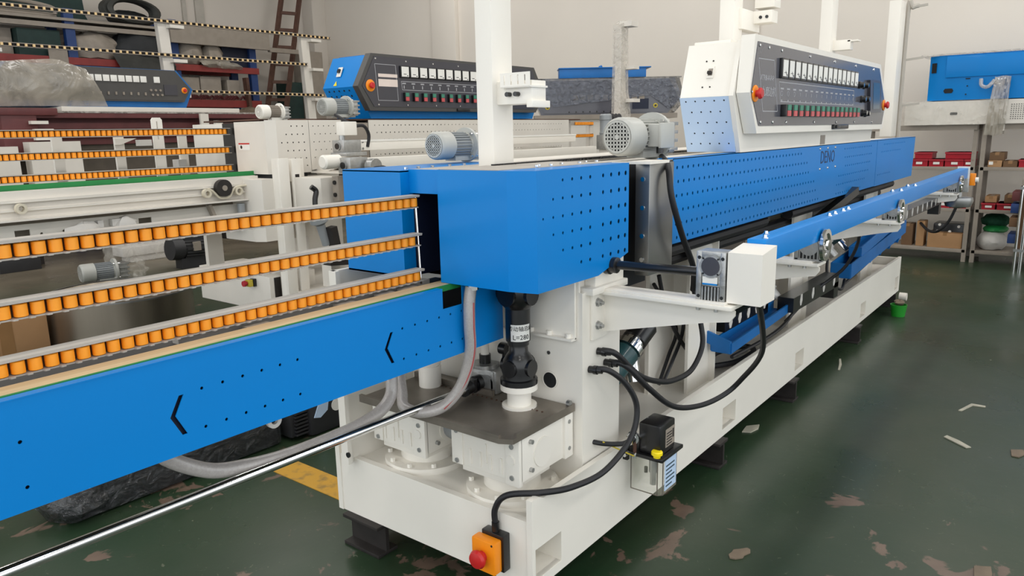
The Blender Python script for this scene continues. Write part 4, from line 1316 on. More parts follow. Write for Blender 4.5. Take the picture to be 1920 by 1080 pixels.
part(wr, 'cable', MB().tube([(3.30, 3.70, 1.385), (3.36, 3.68, 1.39), (3.42, 3.70, 1.37)], .014, 8), 'rubber')
part(W, 'motor_barrel', MB().lathe((3.06, 3.92, 1.435), (1, 0, 0), [(0, .035), (.01, .046), (.13, .046), (.14, .036)], 20), 'white')
part(W, 'bracket_arm', MB().prism([(4.40, 1.46), (3.93, 1.46), (3.93, 1.43), (4.4, 1.33)], 'x', 3.38, 3.40).box(3.33, 3.47, 3.75, 4.4, 1.345, 1.358), 'white_bg')
part(W, 'bracket_arm', MB().prism([(4.40, 1.46), (3.93, 1.46), (3.93, 1.43), (4.4, 1.33)], 'x', 5.8, 5.82), 'white_bg')
# junction boxes between the end box and the blue cover
part(W, 'junction_box', MB().box(3.10, 3.34, 4.00, 4.30, 1.05, 1.33, .006), 'white_bg')
jb = part(W, 'button_plate', MB().box(3.16, 3.29, 3.90, 3.96, 1.18, 1.34, .004), 'rack_grey')
part(jb, 'gland', MB().cyl((3.15, 3.93, 1.30), (3.17, 3.93, 1.30), .014, 10).cyl((3.15, 3.93, 1.22), (3.17, 3.93, 1.22), .014, 10), 'black')
part(W, 'terminal_box', MB().box(3.12, 3.26, 3.98, 4.08, .60, .76, .004), 'white_bg')
part(W, 'black_elbow', MB().tube([(3.02, 4.0, 1.28), (3.05, 3.99, 1.25), (3.03, 3.98, 1.2), (3.02, 3.97, 1.15)], .018, 8), 'black')
part(W, 'side_motor', MB().lathe((3.0, 3.95, 1.15), (.3, 0, -1), [(0, .04), (.02, .06), (.1, .06), (.12, .03), (.26, .03)], 14), 'motor_fin')
part(W, 'pivot_arm', MB().bar((3.08, 3.9, 1.02), (3.12, 3.9, .78), .06, .05).bar((3.02, 3.9, .80), (3.22, 3.9, .78), .09, .05), 'iron')
part(W, 'plinth', MB().box(3.05, 3.6, 3.95, 4.38, .41, .55, .004), 'white_bg')
# hand stop of this machine
e2 = part(W, 'emergency_stop', MB().box(2.895, 2.92, 4.555, 4.60, .58, .635, .004), 'black', 'yellow stop box with dark red button')
part(e2, 'box_cover', MB().box(2.865, 2.895, 4.56, 4.61, .582, .632, .004), 'yellow_dull')
part(e2, 'mushroom_button', MB().lathe((2.865, 4.59, .607), (-1, 0, 0), [(0, .013), (.012, .013), (.014, .022), (.03, .02)], 16), 'crate_red')
# conveyor of the white machine
WC = thing('infeed_conveyor', 'white infeed conveyor with small orange rollers and a green strip, behind the front rollers', 'conveyor', (2.0, 4.75, .4))
wb = MB().box(.2, 2.98, 4.52, 4.58, 1.20, 1.345).box(.2, 2.98, 4.46, 4.58, 1.19, 1.20).box(.2, 2.98, 4.50, 4.52, 1.285, 1.30).box(.2, 2.98, 4.50, 4.52, 1.24, 1.25)
part(WC, 'upper_beam', wb, 'white_bg')
lb2 = MB().perf((0, 4.55, 0), (1, 0, 0), (0, 0, 1), [(.2, 1.0), (2.98, 1.0), (2.98, 1.165), (.2, 1.165)], [(1.62, 1.105, .008), (1.735, 1.108, .008)], .01,
               [[(1.49, 1.055), (1.565, 1.055), (1.565, 1.135), (1.49, 1.135)], [(2.155, 1.065), (2.235, 1.065), (2.235, 1.135), (2.155, 1.135)]])
part(WC, 'lower_beam', lb2, 'white_bg')
part(WC, 'beam_back', MB().box(.2, 2.98, 4.66, 4.68, 1.0, 1.19), 'rack_grey')
part(WC, 'green_strip', MB().box(.2, 3.02, 4.60, 4.615, 1.345, 1.374), 'green')
part(WC, 'belt_bed', MB().box(.2, 3.02, 4.615, 4.84, 1.33, 1.362), 'white_bg')
for x in (1.515, 2.575, 2.80):
    part(WC, 'idler_ring', MB().lathe((x, 4.50, 1.255), (0, -1, 0), [(0, .028), (.03, .028), (.03, .015), (0, .015)], 18, False), 'cream')
wh = part(WC, 'belt_wheel', MB().cyl((2.69, 4.50, 1.282), (2.69, 4.46, 1.282), .055, 24), 'iron')
part(wh, 'hub', MB().cyl((2.69, 4.46, 1.282), (2.69, 4.455, 1.282), .018, 14), 'rack_grey')
part(WC, 'return_belt', MB().tube([(2.585, 4.48, 1.285), (2.62, 4.48, 1.262), (2.66, 4.48, 1.222), (2.69, 4.48, 1.217), (2.73, 4.48, 1.222), (2.76, 4.48, 1.262), (2.80, 4.48, 1.285), (2.95, 4.48, 1.288)], .007, 6), 'cream')
part(WC, 'diagonal_brace', MB().bar((2.60, 4.52, 1.18), (2.66, 4.52, 1.02), .04, .02), 'rack_grey')
part(WC, 'air_unit', MB().cyl((2.82, 4.5, 1.03), (2.82, 4.5, 1.17), .026, 12), 'motor_fin')
part(WC, 'wrapped_bracket', MB().box(1.98, 2.03, 4.5, 4.54, 1.11, 1.15).box(1.90, 1.93, 4.5, 4.54, 1.11, 1.15).blob((2.06, 4.5, 1.10), .07, .03, .06, 8, 6, .2).blob((1.82, 4.5, 1.09), .10, .03, .06, 8, 6, .2), 'foam')
part(WC, 'support_leg', MB().box(2.83, 2.845, 4.99, 5.03, .70, 1.2).box(2.845, 2.95, 4.99, 5.0, .70, 1.2), 'white_bg')
rme2 = make_mesh('roller', MB().lathe((0, 0, 0), (0, 0, 1), [(0, .0138), (.032, .0138)], 8), (0, 0, 0), 'orange')
for r, zt in enumerate((1.668, 1.541, 1.417)):
    yy = 4.85
    b = MB().box(.2, 3.00, yy - .02, yy + .03, zt - .004, zt).box(.2, 2.998, yy + .0165, yy + .0295, zt - .042, zt - .004).box(.2, 3.0, yy - .014, yy + .03, zt - .046, zt - .042)
    rl = part(WC, 'roller_rail', b, 'rail')
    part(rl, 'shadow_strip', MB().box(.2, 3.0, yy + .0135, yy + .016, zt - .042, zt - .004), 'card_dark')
    k = 0
    while 1.40 + r * .008 + k * .0326 < 2.985:
        inst(rl, 'roller', rme2, (1.40 + r * .008 + k * .0326, yy, zt - .040)); k += 1
for x in (2.62,):
    b = MB().perf((0, 5.1, 0), (1, 0, 0), (0, 0, 1), [(x - .037, 1.1), (x + .037, 1.1), (x + .037, 1.73), (x + .025, 1.745), (x - .025, 1.745), (x - .037, 1.73)], [], .012, [[(x - .004, 1.60), (x + .004, 1.60), (x + .004, 1.72), (x - .004, 1.72)]])
    part(WC, 'rack_plate', b, 'white')
for x, z in ((1.97, 1.645), (2.345, 1.62), (2.78, 1.62)):
    part(WC, 'rack_plate', MB().box(x - .03, x + .03, 5.08, 5.10, 1.1, z), 'white_bg')
part(WC, 'cross_arm', MB().prism([(2.31, 1.61), (2.45, 1.61), (2.34, 1.57), (2.31, 1.57)], 'y', 5.06, 5.08), 'white_bg')
part(WC, 'small_bracket', MB().box(2.46, 2.54, 5.04, 5.1, 1.56, 1.60).box(2.70, 2.76, 5.02, 5.1, 1.37, 1.46), 'foam')

gear_motor('gear_motor', 'small off-white motor lying on the end box of the white machine', (2.985, 4.45, 1.765), .62, 'white', 'rack_grey')
gm3 = gear_motor('gear_motor', 'off-white motor with grey body next to the blue end of the cabinet with pink labels', (3.48, 4.42, 1.803), .85, 'motor_grey', 'motor_fin')

# its cabinet: blue shell with a dark instrument panel
BC = thing('control_cabinet', 'blue control cabinet with dark panel and paper labels on the white machine behind', 'control panel', (5.0, 4.7, 1.722))
hx = [(4.02, 2.20), (3.90, 1.965), (4.03, 1.725), (6.15, 1.725), (6.28, 1.96), (6.12, 2.20)]
bb = part(BC, 'cabinet_body', MB().prism(hx, 'y', 4.52, 4.92).box(4.1, 6.1, 4.65, 4.94, 2.20, 2.215), 'blue', 'blue sheet metal shell')
O = Vector((4.03, 4.92, 1.725)); Vv = Vector((3.90 - 4.03, 0, 1.965 - 1.725)); L_ = Vv.length; Vv.normalize()
Nr = Vector((0, -1, 0)).cross(Vv)
q = MB()
for r in range(2):
    for k in range(5):
        c = O + Vector((0, -.06 - k * .06, 0)) + Vv * (L_ - .03 - r * .045)
        q.cyl(c, c + Nr * .002, .008, 8)
part(bb, 'vent_hole', q, 'dark')
V2 = Vector((4.02 - 3.90, 0, 2.225 - 1.965)).normalized()
def bpl(u, v, n):
    return Vector((3.90, 4.92, 1.965)) + Vector((0, -1, 0)) * u + V2 * v + Vector((0, -1, 0)).cross(V2) * n
q = MB().add([bpl(u, v, n) for u in (.13, .18) for v in (.09, .17) for n in (.002, .006)], [(0, 1, 3, 2), (4, 6, 7, 5), (0, 4, 5, 1), (2, 3, 7, 6), (0, 2, 6, 4), (1, 5, 7, 3)])
sw = part(BC, 'breaker_switch', q, 'white')
part(sw, 'switch_lever', MB().add([bpl(u, v, n) for u in (.14, .165) for v in (.12, .15) for n in (.006, .02)], [(0, 1, 3, 2), (4, 6, 7, 5), (0, 4, 5, 1), (2, 3, 7, 6), (0, 2, 6, 4), (1, 5, 7, 3)]), 'black')
part(BC, 'warning_triangle', MB().add([bpl(.125, .015, .003), bpl(.165, .015, .003), bpl(.145, .055, .003)], [(0, 1, 2)]), 'yellow')
dr = part(BC, 'cabinet_door', MB().prism([(3.99, 2.207), (3.845, 1.962), (3.955, 1.782), (6.10, 1.782), (6.25, 1.95), (6.08, 2.207)], 'y', 4.44, 4.50), 'panel_rim')
part(BC, 'instrument_panel', MB().prism([(4.02, 2.188), (3.885, 1.965), (3.995, 1.812), (6.06, 1.812), (6.19, 1.95), (6.04, 2.188)], 'y', 4.436, 4.441), 'panel_dark')
PB = [o for o in BC.children if o.name.startswith('instrument_panel')][0]
part(PB, 'printed_frame', lines([(4.02, 2.13), (4.235, 2.13), (4.25, 1.86), (4.04, 1.86), (4.02, 2.13)], .004, 4.4355), 'print')
part(PB, 'printed_frame', lines([(4.29, 2.01), (6.0, 2.01), (6.0, 1.945), (4.30, 1.945), (4.29, 2.01)], .004, 4.4355), 'print')
part(PB, 'paper_strip', MB().box(4.05, 4.25, 4.4345, 4.436, 2.035, 2.06), 'paper_pink')
part(PB, 'paper_strip', MB().box(4.05, 4.25, 4.4345, 4.436, 1.965, 2.02), 'paper_pink')
estop_button(BC, (3.965, 4.436, 1.968), (0, -1, 0), .045, .024)
estop_button(BC, (6.14, 4.436, 1.965), (0, -1, 0), .045, .024)
for k in range(15):
    xx = 4.275 + k * .1035
    mtr = part(BC, 'meter', MB().box(xx, xx + .094, 4.42, 4.436, 2.038, 2.128, .002), 'black')
    part(mtr, 'meter_face', MB().box(xx + .010, xx + .088, 4.418, 4.421, 2.046, 2.122), 'paper')
    part(mtr, 'needle', MB().box(xx + .03, xx + .06, 4.4172, 4.418, 2.063, 2.068).box(xx + .068, xx + .078, 4.4172, 4.418, 2.05, 2.058), 'iron')
    sw = part(BC, 'push_switch', MB().box(xx + .03, xx + .074, 4.412, 4.436, 1.857, 1.925, .003), 'black')
    part(sw, 'green_key', MB().box(xx + .034, xx + .070, 4.408, 4.413, 1.893, 1.922), 'button_green')
    part(sw, 'red_key', MB().box(xx + .034, xx + .070, 4.408, 4.413, 1.860, 1.890), 'button_red')
    part(PB, 'printed_mark', MB().box(xx + .025, xx + .065, 4.4352, 4.436, 1.99, 2.0).box(xx + .04, xx + .05, 4.4352, 4.436, 1.955, 1.98), 'print')
q = MB()
for xx, zz in ((4.03, 2.17), (4.35, 2.165), (4.66, 2.162), (4.97, 2.16), (4.04, 1.828), (4.35, 1.828), (4.68, 1.828), (4.98, 1.828)):
    q.lathe((xx, 4.436, zz), (0, -1, 0), [(0, .008), (.004, .006)], 8)
part(PB, 'screw', q, 'chrome')
part(BC, 'door_handle', MB().box(4.94, 5.10, 4.425, 4.442, 1.785, 1.808, .004), 'black')

# vertical motor and outfeed rails beyond the white guard
vm = thing('gear_motor', 'small grey vertical motor with domed top at the end of the white beams', 'motor', (6.95, 4.15, 1.40))
part(vm, 'motor_body', MB().lathe((6.95, 4.15, 1.55), (0, 0, 1), [(0, .062), (.02, .066), (.03, .06), (.15, .06), (.155, .066), (.20, .064), (.215, .05)], 20), 'motor_fin')
part(vm, 'gear_case', MB().box(6.88, 7.03, 4.08, 4.22, 1.40, 1.55, .006).cyl((6.95, 4.08, 1.48), (6.95, 4.06, 1.48), .05, 14), 'cast')
part(vm, 'stand', MB().box(6.90, 7.0, 4.10, 4.20, 0, 1.40), 'white_bg')
q = MB()
for k in range(4):
    xx = 7.25 + k * .07
    q.tube([(xx, 4.3, .01), (xx, 4.3, .6), (xx, 4.3, 1.2), (xx - .02, 4.25, 1.6), (xx + .03, 4.3, 1.76), (xx + .09, 4.4, 1.6), (xx + .1, 4.4, 1.25)], .02, 6)
solo('cable_bundle', q, 'rubber', 'bundle of black cables beside the vertical motor behind the white guard', 'cables', None, 'stuff')
ofr = thing('outfeed_rack', 'short orange roller rails behind the large grey motor', 'roller rack', (8.0, 4.85, 0))
for zt in (1.70, 1.56):
    rl = part(ofr, 'roller_rail', MB().box(7.3, 7.85, 4.86, 4.88, zt - .04, zt), 'rail')
    for k in range(12):
        inst(rl, 'roller', rme2, (7.45 + k * .0326, 4.845, zt - .036))
part(ofr, 'stand', MB().box(7.78, 7.85, 4.86, 4.92, 0, 1.7), 'white_bg')
wp = thing('wrapped_post', 'white steel post wrapped in clear film behind the large grey motor', 'post', (8.08, 4.62, 0))
part(wp, 'post', MB().prism([(7.96, 0), (8.18, 0), (8.20, 1.8), (8.13, 2.05), (8.11, 2.75), (8.02, 2.78)], 'y', 4.58, 4.66).box(8.1, 8.25, 4.45, 4.6, 1.92, 1.96).box(8.1, 8.22, 4.45, 4.6, 2.30, 2.34).box(8.04, 8.20, 4.46, 4.62, 2.78, 2.84), 'white_bg')
part(wp, 'film_wrap', MB().prism([(7.94, .8), (8.20, .8), (8.225, 1.8), (8.16, 2.06), (8.14, 2.78), (8.12, 2.86), (8.0, 2.80)], 'y', 4.56, 4.68), 'film')

# ------------------------------------------------------------------ wrapped cabinet with the blue box on top
WX = thing('control_cabinet', 'dark control cabinet wrapped in shiny clear film with a blue box above it', 'control panel', (8.62, 5.12, 1.30), math.atan2(-.79, .62))
hx2 = [(-.80, .93), (-.97, .72), (-.86, .50), (.78, .50), (.93, .68), (.80, .93)]
part(WX, 'cabinet_body', MB().prism(hx2, 'y', 0.0, .35), 'panel_grey')
part(WX, 'stand', MB().box(-.8, .75, .0, .4, -1.3, .46), 'white_bg')
part(WX, 'base_rail', MB().box(-.95, .9, -.05, .38, .44, .50), 'rack_grey')
fp = part(WX, 'instrument_panel', MB().prism([(-.76, .90), (-.91, .72), (-.82, .52), (.74, .52), (.86, .68), (.76, .90)], 'y', -.012, .0), 'panel_grey')
for k in range(10):
    mtr = part(WX, 'meter', MB().box(-.45 + k * .095, -.38 + k * .095, -.022, -.012, .685, .745), 'rack_grey')
for x in (-.78, .62):
    r = part(WX, 'stop_ring', MB().lathe((x, -.012, .60), (0, -1, 0), [(0, .03), (.006, .03)], 16), 'yellow_dull')
    part(r, 'stop_button', MB().cyl((x, -.018, .60), (x, -.03, .60), .014, 12), 'black')
part(WX, 'display', MB().box(.32, .53, -.02, -.012, .56, .69), 'dark_navy')
q = MB()
for k in range(9):
    q.cyl((-.50 + k * .09, -.013, .535), (-.50 + k * .09, -.016, .535), .010, 8)
part(WX, 'hole', q, 'black')
part(WX, 'film_wrap', MB().prism([(-.83, .955), (-.80, .74), (-.70, .60), (.55, .73), (.78, .56), (.97, .66), (.86, .94)], 'y', -.035, -.03), 'film_grey')
part(WX, 'film_wrap', MB().prism([(-1.02, .96), (-.83, .96), (-.92, .72), (-1.0, .55)], 'y', -.03, .36).prism([(.80, .95), (.92, .94), (1.0, .66), (.86, .50), (.80, .60)], 'y', -.03, .36), 'film_dark')
part(WX, 'film_wrap', MB().box(-1.0, .95, -.02, .37, .945, .96), 'film_dark')
bx2 = thing('tool_box', 'blue steel box lying on top of the film-wrapped dark cabinet', 'box', (8.62, 5.12, 2.262), math.atan2(-.79, .62))
part(bx2, 'box_body', MB().box(-.62, .50, .02, .30, 0, .125, .005), 'blue_dull')
part(bx2, 'lid', MB().box(-.63, .56, .0, .32, .115, .13, .003).cyl((-.1, .1, .13), (-.06, .1, .145), .02, 6).cyl((.1, .1, .13), (.14, .1, .145), .02, 6), 'blue_dull')

# ------------------------------------------------------------------ the wrapped machine at the back left
WB = thing('edging_machine', 'half-built machine with maroon beams and a white bed under the film-wrapped cabinet', 'machine', (5.2, 11.2, 0))
for z0, z1, y in ((1.90, 1.96, 10.75), (1.76, 1.84, 10.85), (1.64, 1.70, 10.9)):
    part(WB, 'maroon_beam', MB().box(3.95, 7.3, y, y + .15, z0, z1), 'maroon')
part(WB, 'maroon_column', MB().box(3.55, 3.95, 10.7, 11.1, 1.40, 1.99, .01).box(3.45, 4.2, 10.68, 11.1, 1.93, 2.02, .01), 'maroon')
part(WB, 'white_bracket', MB().box(3.85, 4.05, 10.62, 10.7, 1.82, 1.86).box(3.88, 4.1, 10.62, 10.7, 1.62, 1.76), 'white_bg')
part(WB, 'bed', MB().box(4.3, 6.9, 10.8, 11.5, 1.985, 2.05, .005), 'white_bg')
part(WB, 'bed_film', MB().box(4.2, 7.2, 10.78, 11.52, 1.965, 1.99), 'film')
part(WB, 'frame', MB().box(3.5, 7.2, 11.0, 11.6, .5, 1.62), 'shade_brown')  # machine body, its darkness painted in as dark brown
part(WB, 'maroon_back', MB().box(3.95, 7.3, 10.95, 10.99, 1.55, 1.98), 'maroon')
part(WB, 'foot', MB().box(3.6, 3.9, 11.0, 11.5, 0, .5).box(6.6, 6.9, 11.0, 11.5, 0, .5), 'iron')
part(WB, 'white_plate', MB().box(6.15, 6.28, 10.66, 10.7, 1.5, 1.96).box(6.35, 6.47, 10.6, 10.66, 1.80, 1.86), 'white_bg')
part(WB, 'white_panel', MB().box(3.3, 3.62, 10.5, 10.7, .9, 1.55).box(3.75, 4.35, 10.5, 10.7, 1.0, 1.60), 'white_bg')
WQ = thing('control_cabinet', 'grey control cabinet with blue edge, partly wrapped in shiny clear film, above maroon beams', 'control panel', (5.2, 11.2, 2.05))
hx3 = [(3.75, 2.60), (3.5, 2.33), (3.75, 2.06), (6.16, 2.06), (6.29, 2.33), (6.06, 2.60)]
part(WQ, 'cabinet_body', MB().prism(hx3, 'y', 11.05, 11.5), 'blue_dull')
part(WQ, 'cabinet_door', MB().prism([(3.8, 2.59), (3.6, 2.33), (3.8, 2.14), (6.10, 2.14), (6.22, 2.33), (6.0, 2.59)], 'y', 10.98, 11.05), 'panel_rim')
pq = part(WQ, 'instrument_panel', MB().prism([(3.85, 2.565), (3.68, 2.33), (3.85, 2.16), (6.06, 2.16), (6.16, 2.33), (5.97, 2.565)], 'y', 10.972, 10.981), 'panel_rim')
for k in range(9):
    xx = 4.74 + k * .1035 if k < 8 else 5.66
    mtr = part(WQ, 'meter', MB().box(xx, xx + .085, 10.955, 10.972, 2.405, 2.49, .002), 'paper')
    if k < 8:
        part(WQ, 'push_switch', MB().box(xx + .04, xx + .06, 10.95, 10.972, 2.225, 2.265), 'rack_grey')
for xx, zz in ((5.60, 2.30), (5.67, 2.30), (5.74, 2.30), (5.62, 2.235), (5.69, 2.235), (5.76, 2.235)):
    part(WQ, 'rotary_knob', MB().cyl((xx, 10.972, zz), (xx, 10.95, zz), .016, 8), 'rack_grey')
part(WQ, 'display', MB().box(5.80, 6.0, 10.96, 10.972, 2.235, 2.385), 'panel_dark')
estop_button(WQ, (6.115, 10.972, 2.31), (0, -1, 0), .045, .026)
# film draped over the left part, a lumpy sheet with thickness
def sheet(pts_top, pts_bot, y0, amp, n=26, m_=12):
    vs = []; fs = []
    for j in range(m_ + 1):
        t = j / m_
        for i in range(n + 1):
            s_ = i / n
            def ip(P):
                k = s_ * (len(P) - 1); a = int(min(k, len(P) - 2)); f_ = k - a
                return P[a][0] * (1 - f_) + P[a + 1][0] * f_, P[a][1] * (1 - f_) + P[a + 1][1] * f_
            x0, z0 = ip(pts_top); x1, z1 = ip(pts_bot)
            vs.append((x0 * (1 - t) + x1 * t, y0 + random.uniform(-amp, amp) - .05 * math.sin(3.1 * t), z0 * (1 - t) + z1 * t + random.uniform(-amp, amp) * .3))
    for j in range(m_):
        for i in range(n):
            a = j * (n + 1) + i
            fs.append((a, a + 1, a + n + 2, a + n + 1))
    return MB().add(vs, fs)
part(WQ, 'film_wrap', sheet([(3.3, 2.60), (3.75, 2.60), (4.35, 2.66), (4.72, 2.55)], [(3.2, 2.04), (3.8, 2.05), (4.4, 2.06), (4.95, 2.06)], 10.92, .012, 14, 7), 'film_dense')
# roller racks standing behind it
RK = thing('roller_rack', 'tall rack of three thin rails with small pale rollers before the storage rack', 'roller rack', (6.5, 11.8, 0))
rme3 = make_mesh('roller', MB().lathe((0, 0, 0), (0, 0, 1), [(0, .018), (.036, .018)], 6), (0, 0, 0), 'orange_pale')
for (xa, xb, zt) in ((2.4, 9.62, 3.44), (2.4, 9.05, 2.93), (6.4, 9.35, 2.385)):
    rl = part(RK, 'roller_rail', MB().box(xa, xb, 11.80, 11.83, zt - .010, zt).box(xa, xb, 11.80, 11.83, zt - .056, zt - .046), 'rack_grey')
    part(rl, 'dark_back', MB().box(xa, xb, 11.83, 11.84, zt - .056, zt), 'iron')
    k = 0
    while xa + k * .098 < xb:
        if xa + k * .098 > 3.9:
            inst(rl, 'roller', rme3, (xa + k * .098, 11.80, zt - .046))
        k += 1
for x in (6.36, 3.75, 9.05):
    zt = 3.40
    pp = part(RK, 'rack_post', MB().bar((x + .14, 11.9, 0), (x, 11.9, zt), .17, .10, (0, 1, 0)), 'white_bg')
    q = MB()
    for zz in (3.36, 2.84, 2.30):
        q.box(x + .05, x + .28, 11.72, 11.9, zz - .05, zz)
    part(pp, 'rail_bracket', q, 'white_bg')

# ------------------------------------------------------------------ storage rack along the back wall
ST = thing('storage_rack', 'long warehouse rack with red beams and blue uprights along the back wall', 'rack', (6.0, 13.3, 0))
for x in (2.6, 5.42, 7.10, 8.63):
    for y in (12.95, 13.6):
        part(ST, 'upright', MB().box(x - .07, x + .07, y - .05, y + .05, 0, 3.62 if x < 8 else 3.60), 'rack_blue')
for z, mt_, h in ((2.83, 'rack_red', .11), (2.22, 'rack_red', .13), (3.35, 'rack_grey', .07), (3.45, 'rack_grey', .04), (1.5, 'rack_red', .12)):
    for y in (12.90, 13.62):
        part(ST, 'shelf_beam', MB().box(1.8, 8.72, y - .03, y + .03, z - h / 2, z + h / 2), mt_)
part(ST, 'shelf_board', MB().box(1.8, 8.7, 12.93, 13.6, 2.86, 2.885), 'rack_grey')
part(ST, 'shelf_board', MB().box(1.8, 8.7, 12.93, 13.6, 2.26, 2.285), 'rack_grey')
part(ST, 'shelf_board', MB().box(1.8, 8.7, 12.93, 13.6, 3.46, 3.475), 'rack_grey')
part(ST, 'bent_upright', MB().bar((8.45, 12.85, 1.6), (8.40, 12.85, 2.7), .12, .06), 'rust')
solo('wide_plate', MB().box(5.05, 5.32, 12.86, 12.88, 2.70, 3.02), 'rack_grey', 'flat grey plate hooked on the red beam by the blue upright', 'plate')
solo('beige_beam', MB().box(6.95, 8.9, 12.72, 12.80, 3.22, 3.52).box(8.9, 9.7, 12.72, 12.80, 3.19, 3.27), 'rack_grey', 'long pale box beam lying along the upper shelf', 'beam')
solo('hose_coil', MB().lathe((6.55, 13.3, 3.48), (0, -1, .1), [(0, .48), (.09, .52), (.18, .48), (.18, .36), (.09, .32), (0, .36), (0, .48)], 30, False).lathe((6.55, 13.12, 3.48), (0, -1, .1), [(0, .42), (.07, .45), (.1, .38), (.03, .33)], 26, False).xform(Matrix(((1, 0, 0, 0), (0, 1, 0, 0), (0, 0, .46, 3.476 - 2.95 * .46), (0, 0, 0, 1)))), 'tarp', 'coil of thick dark hose on the top shelf', 'hose coil')
solo('coil_filling', MB().blob((6.62, 13.42, 3.62), .40, .06, .15, 14, 8, .05, 3.476), 'tarp_dark', 'dark pad standing inside the hose coil on the top shelf', 'filling')  # dark blob added to fill the open middle of the coil
solo('green_sheet', MB().prism([(4.3, 3.9), (5.9, 3.9), (5.92, 3.62), (6.0, 3.45), (5.3, 3.48), (4.2, 3.72)], 'y', 13.46, 13.52), 'tarp_green', 'dark green board on the top shelf beside the hose coil', 'board')
q = MB()
for k in range(5):
    q.cyl((3.3, 13.05 + k * .09, 3.52 + (k % 2) * .04), (5.3, 13.05 + k * .09, 3.50 + (k % 2) * .04), .03, 8)
q.tube([(3.6, 12.95, 3.66), (4.6, 12.95, 3.68), (5.2, 12.95, 3.62), (5.25, 12.95, 3.52)], .03, 8)
solo('pipe_stack', q, 'rack_grey', 'grey pipes lying on the top shelf at the far left', 'pipes', None, 'stuff')
solo('fabric_bundle', MB().blob((5.80, 13.1, 3.06), .40, .25, .26, 16, 10, .10, 2.885), 'sack', 'pale rolled fabric bundle on the red shelf', 'bundle')
solo('dark_box', MB().box(4.68, 5.28, 12.95, 13.5, 2.885, 3.28, .01), 'tarp_green', 'dark green box on the red shelf between grey board and pale bundle', 'box')
solo('grey_board', MB().box(3.1, 4.66, 13.1, 13.4, 2.885, 3.28, .01), 'rack_grey', 'wide grey board standing on the red shelf at the far left', 'board')
solo('tarp_bundle', MB().blob((6.62, 13.1, 3.10), .52, .28, .32, 18, 10, .08, 2.885), 'tarp_dark', 'dark tarpaulin heap on the red shelf below the hose coil', 'tarpaulin')
b = sheet([(6.0, 2.98), (6.3, 3.0), (6.7, 2.95), (7.0, 2.92)], [(6.1, 2.62), (6.4, 2.60), (6.8, 2.60), (7.05, 2.66)], 12.84, .03, 12, 6)
solo('tarp_flap', b, 'tarp', 'grey tarpaulin corner hanging over the red beam', 'tarpaulin')
solo('sack', MB().blob((7.42, 13.05, 3.09), .26, .24, .24, 14, 9, .07, 2.885), 'sack', 'pale rounded sack on the red shelf', 'sack')
solo('sack', MB().blob((7.82, 13.0, 3.07), .20, .22, .24, 14, 9, .10, 2.885), 'sack', 'crumpled beige sack on the red shelf beside the dark crate', 'sack')
solo('dark_crate', MB().box(8.02, 8.56, 12.95, 13.5, 2.885, 3.30, .02), 'dark_navy', 'dark blue-black crate on the red shelf near the ladder', 'crate')
b = sheet([(7.5, 2.96), (7.9, 3.0), (8.3, 2.93)], [(7.55, 2.86), (7.95, 2.84), (8.35, 2.84)], 12.84, .03, 14, 4)
solo('plastic_sheet', b, 'film_dense', 'crumpled clear plastic lying on the red beam', 'plastic sheet')
for k, (xa, xb, zt) in enumerate(((7.18, 7.55, 2.68), (7.57, 7.98, 2.70), (8.10, 8.36, 2.66))):
    solo('grey_carton', MB().box(xa, xb, 13.0, 13.5, 2.285, zt, .01), 'rack_grey', ('dull grey carton behind the blue cabinet edge, on the lower shelf', 'dull grey carton in the middle of the lower shelf', 'dull grey carton at the right end of the lower shelf')[k], 'carton')
q = MB()
for k in range(40):
    x = random.uniform(7.2, 8.3)
    q.tube([(x, 12.92, 2.3), (x + .05, 12.90, 2.36), (x + .1, 12.92, 2.31)], .018, 5, 2)
solo('net_pile', q, 'maroon', 'dark purple netting piled on the lower red shelf', 'net', None, 'stuff')
solo('grey_cover', MB().box(7.0, 9.7, 13.72, 13.78, 0, 2.1), 'rack_grey', 'grey sheet standing behind the ladder', 'sheet')
solo('paper_stack', MB().blob((8.35, 12.75, 2.03), .25, .18, .12, 12, 7, .2), 'litter_tan', 'crumpled tan wrapping at the foot of the rack upright', 'wrapping')

LD = thing('ladder', 'brown wooden ladder leaning against the back wall', 'ladder', (8.5, 12.7, 0))
A0 = Vector((7.95, 12.35, 0)); A1 = Vector((9.95, 13.5, 4.9))
side = Vector((.36, -.10, 0))
for s_ in (0, 1):
    part(LD, 'rail', MB().bar(A0 + side * s_, A1 + side * s_, .07, .09), 'rust')
for k in range(14):
    p_ = A0 + (A1 - A0) * ((k + .7) / 14.2)
    part(LD, 'rung', MB().bar(p_, p_ + side, .05, .06), 'rust')

solo('steel_cabinet', MB().box(9.48, 9.86, 13.1, 13.45, 0, 2.68, .01), 'tarp_green', 'dark green-grey steel locker behind the white motors, by the back wall', 'locker')
solo('grey_pillar', MB().box(9.9, 10.35, 13.0, 13.4, 0, 3.3, .01), 'rack_grey', 'grey steel column in the back corner', 'column')

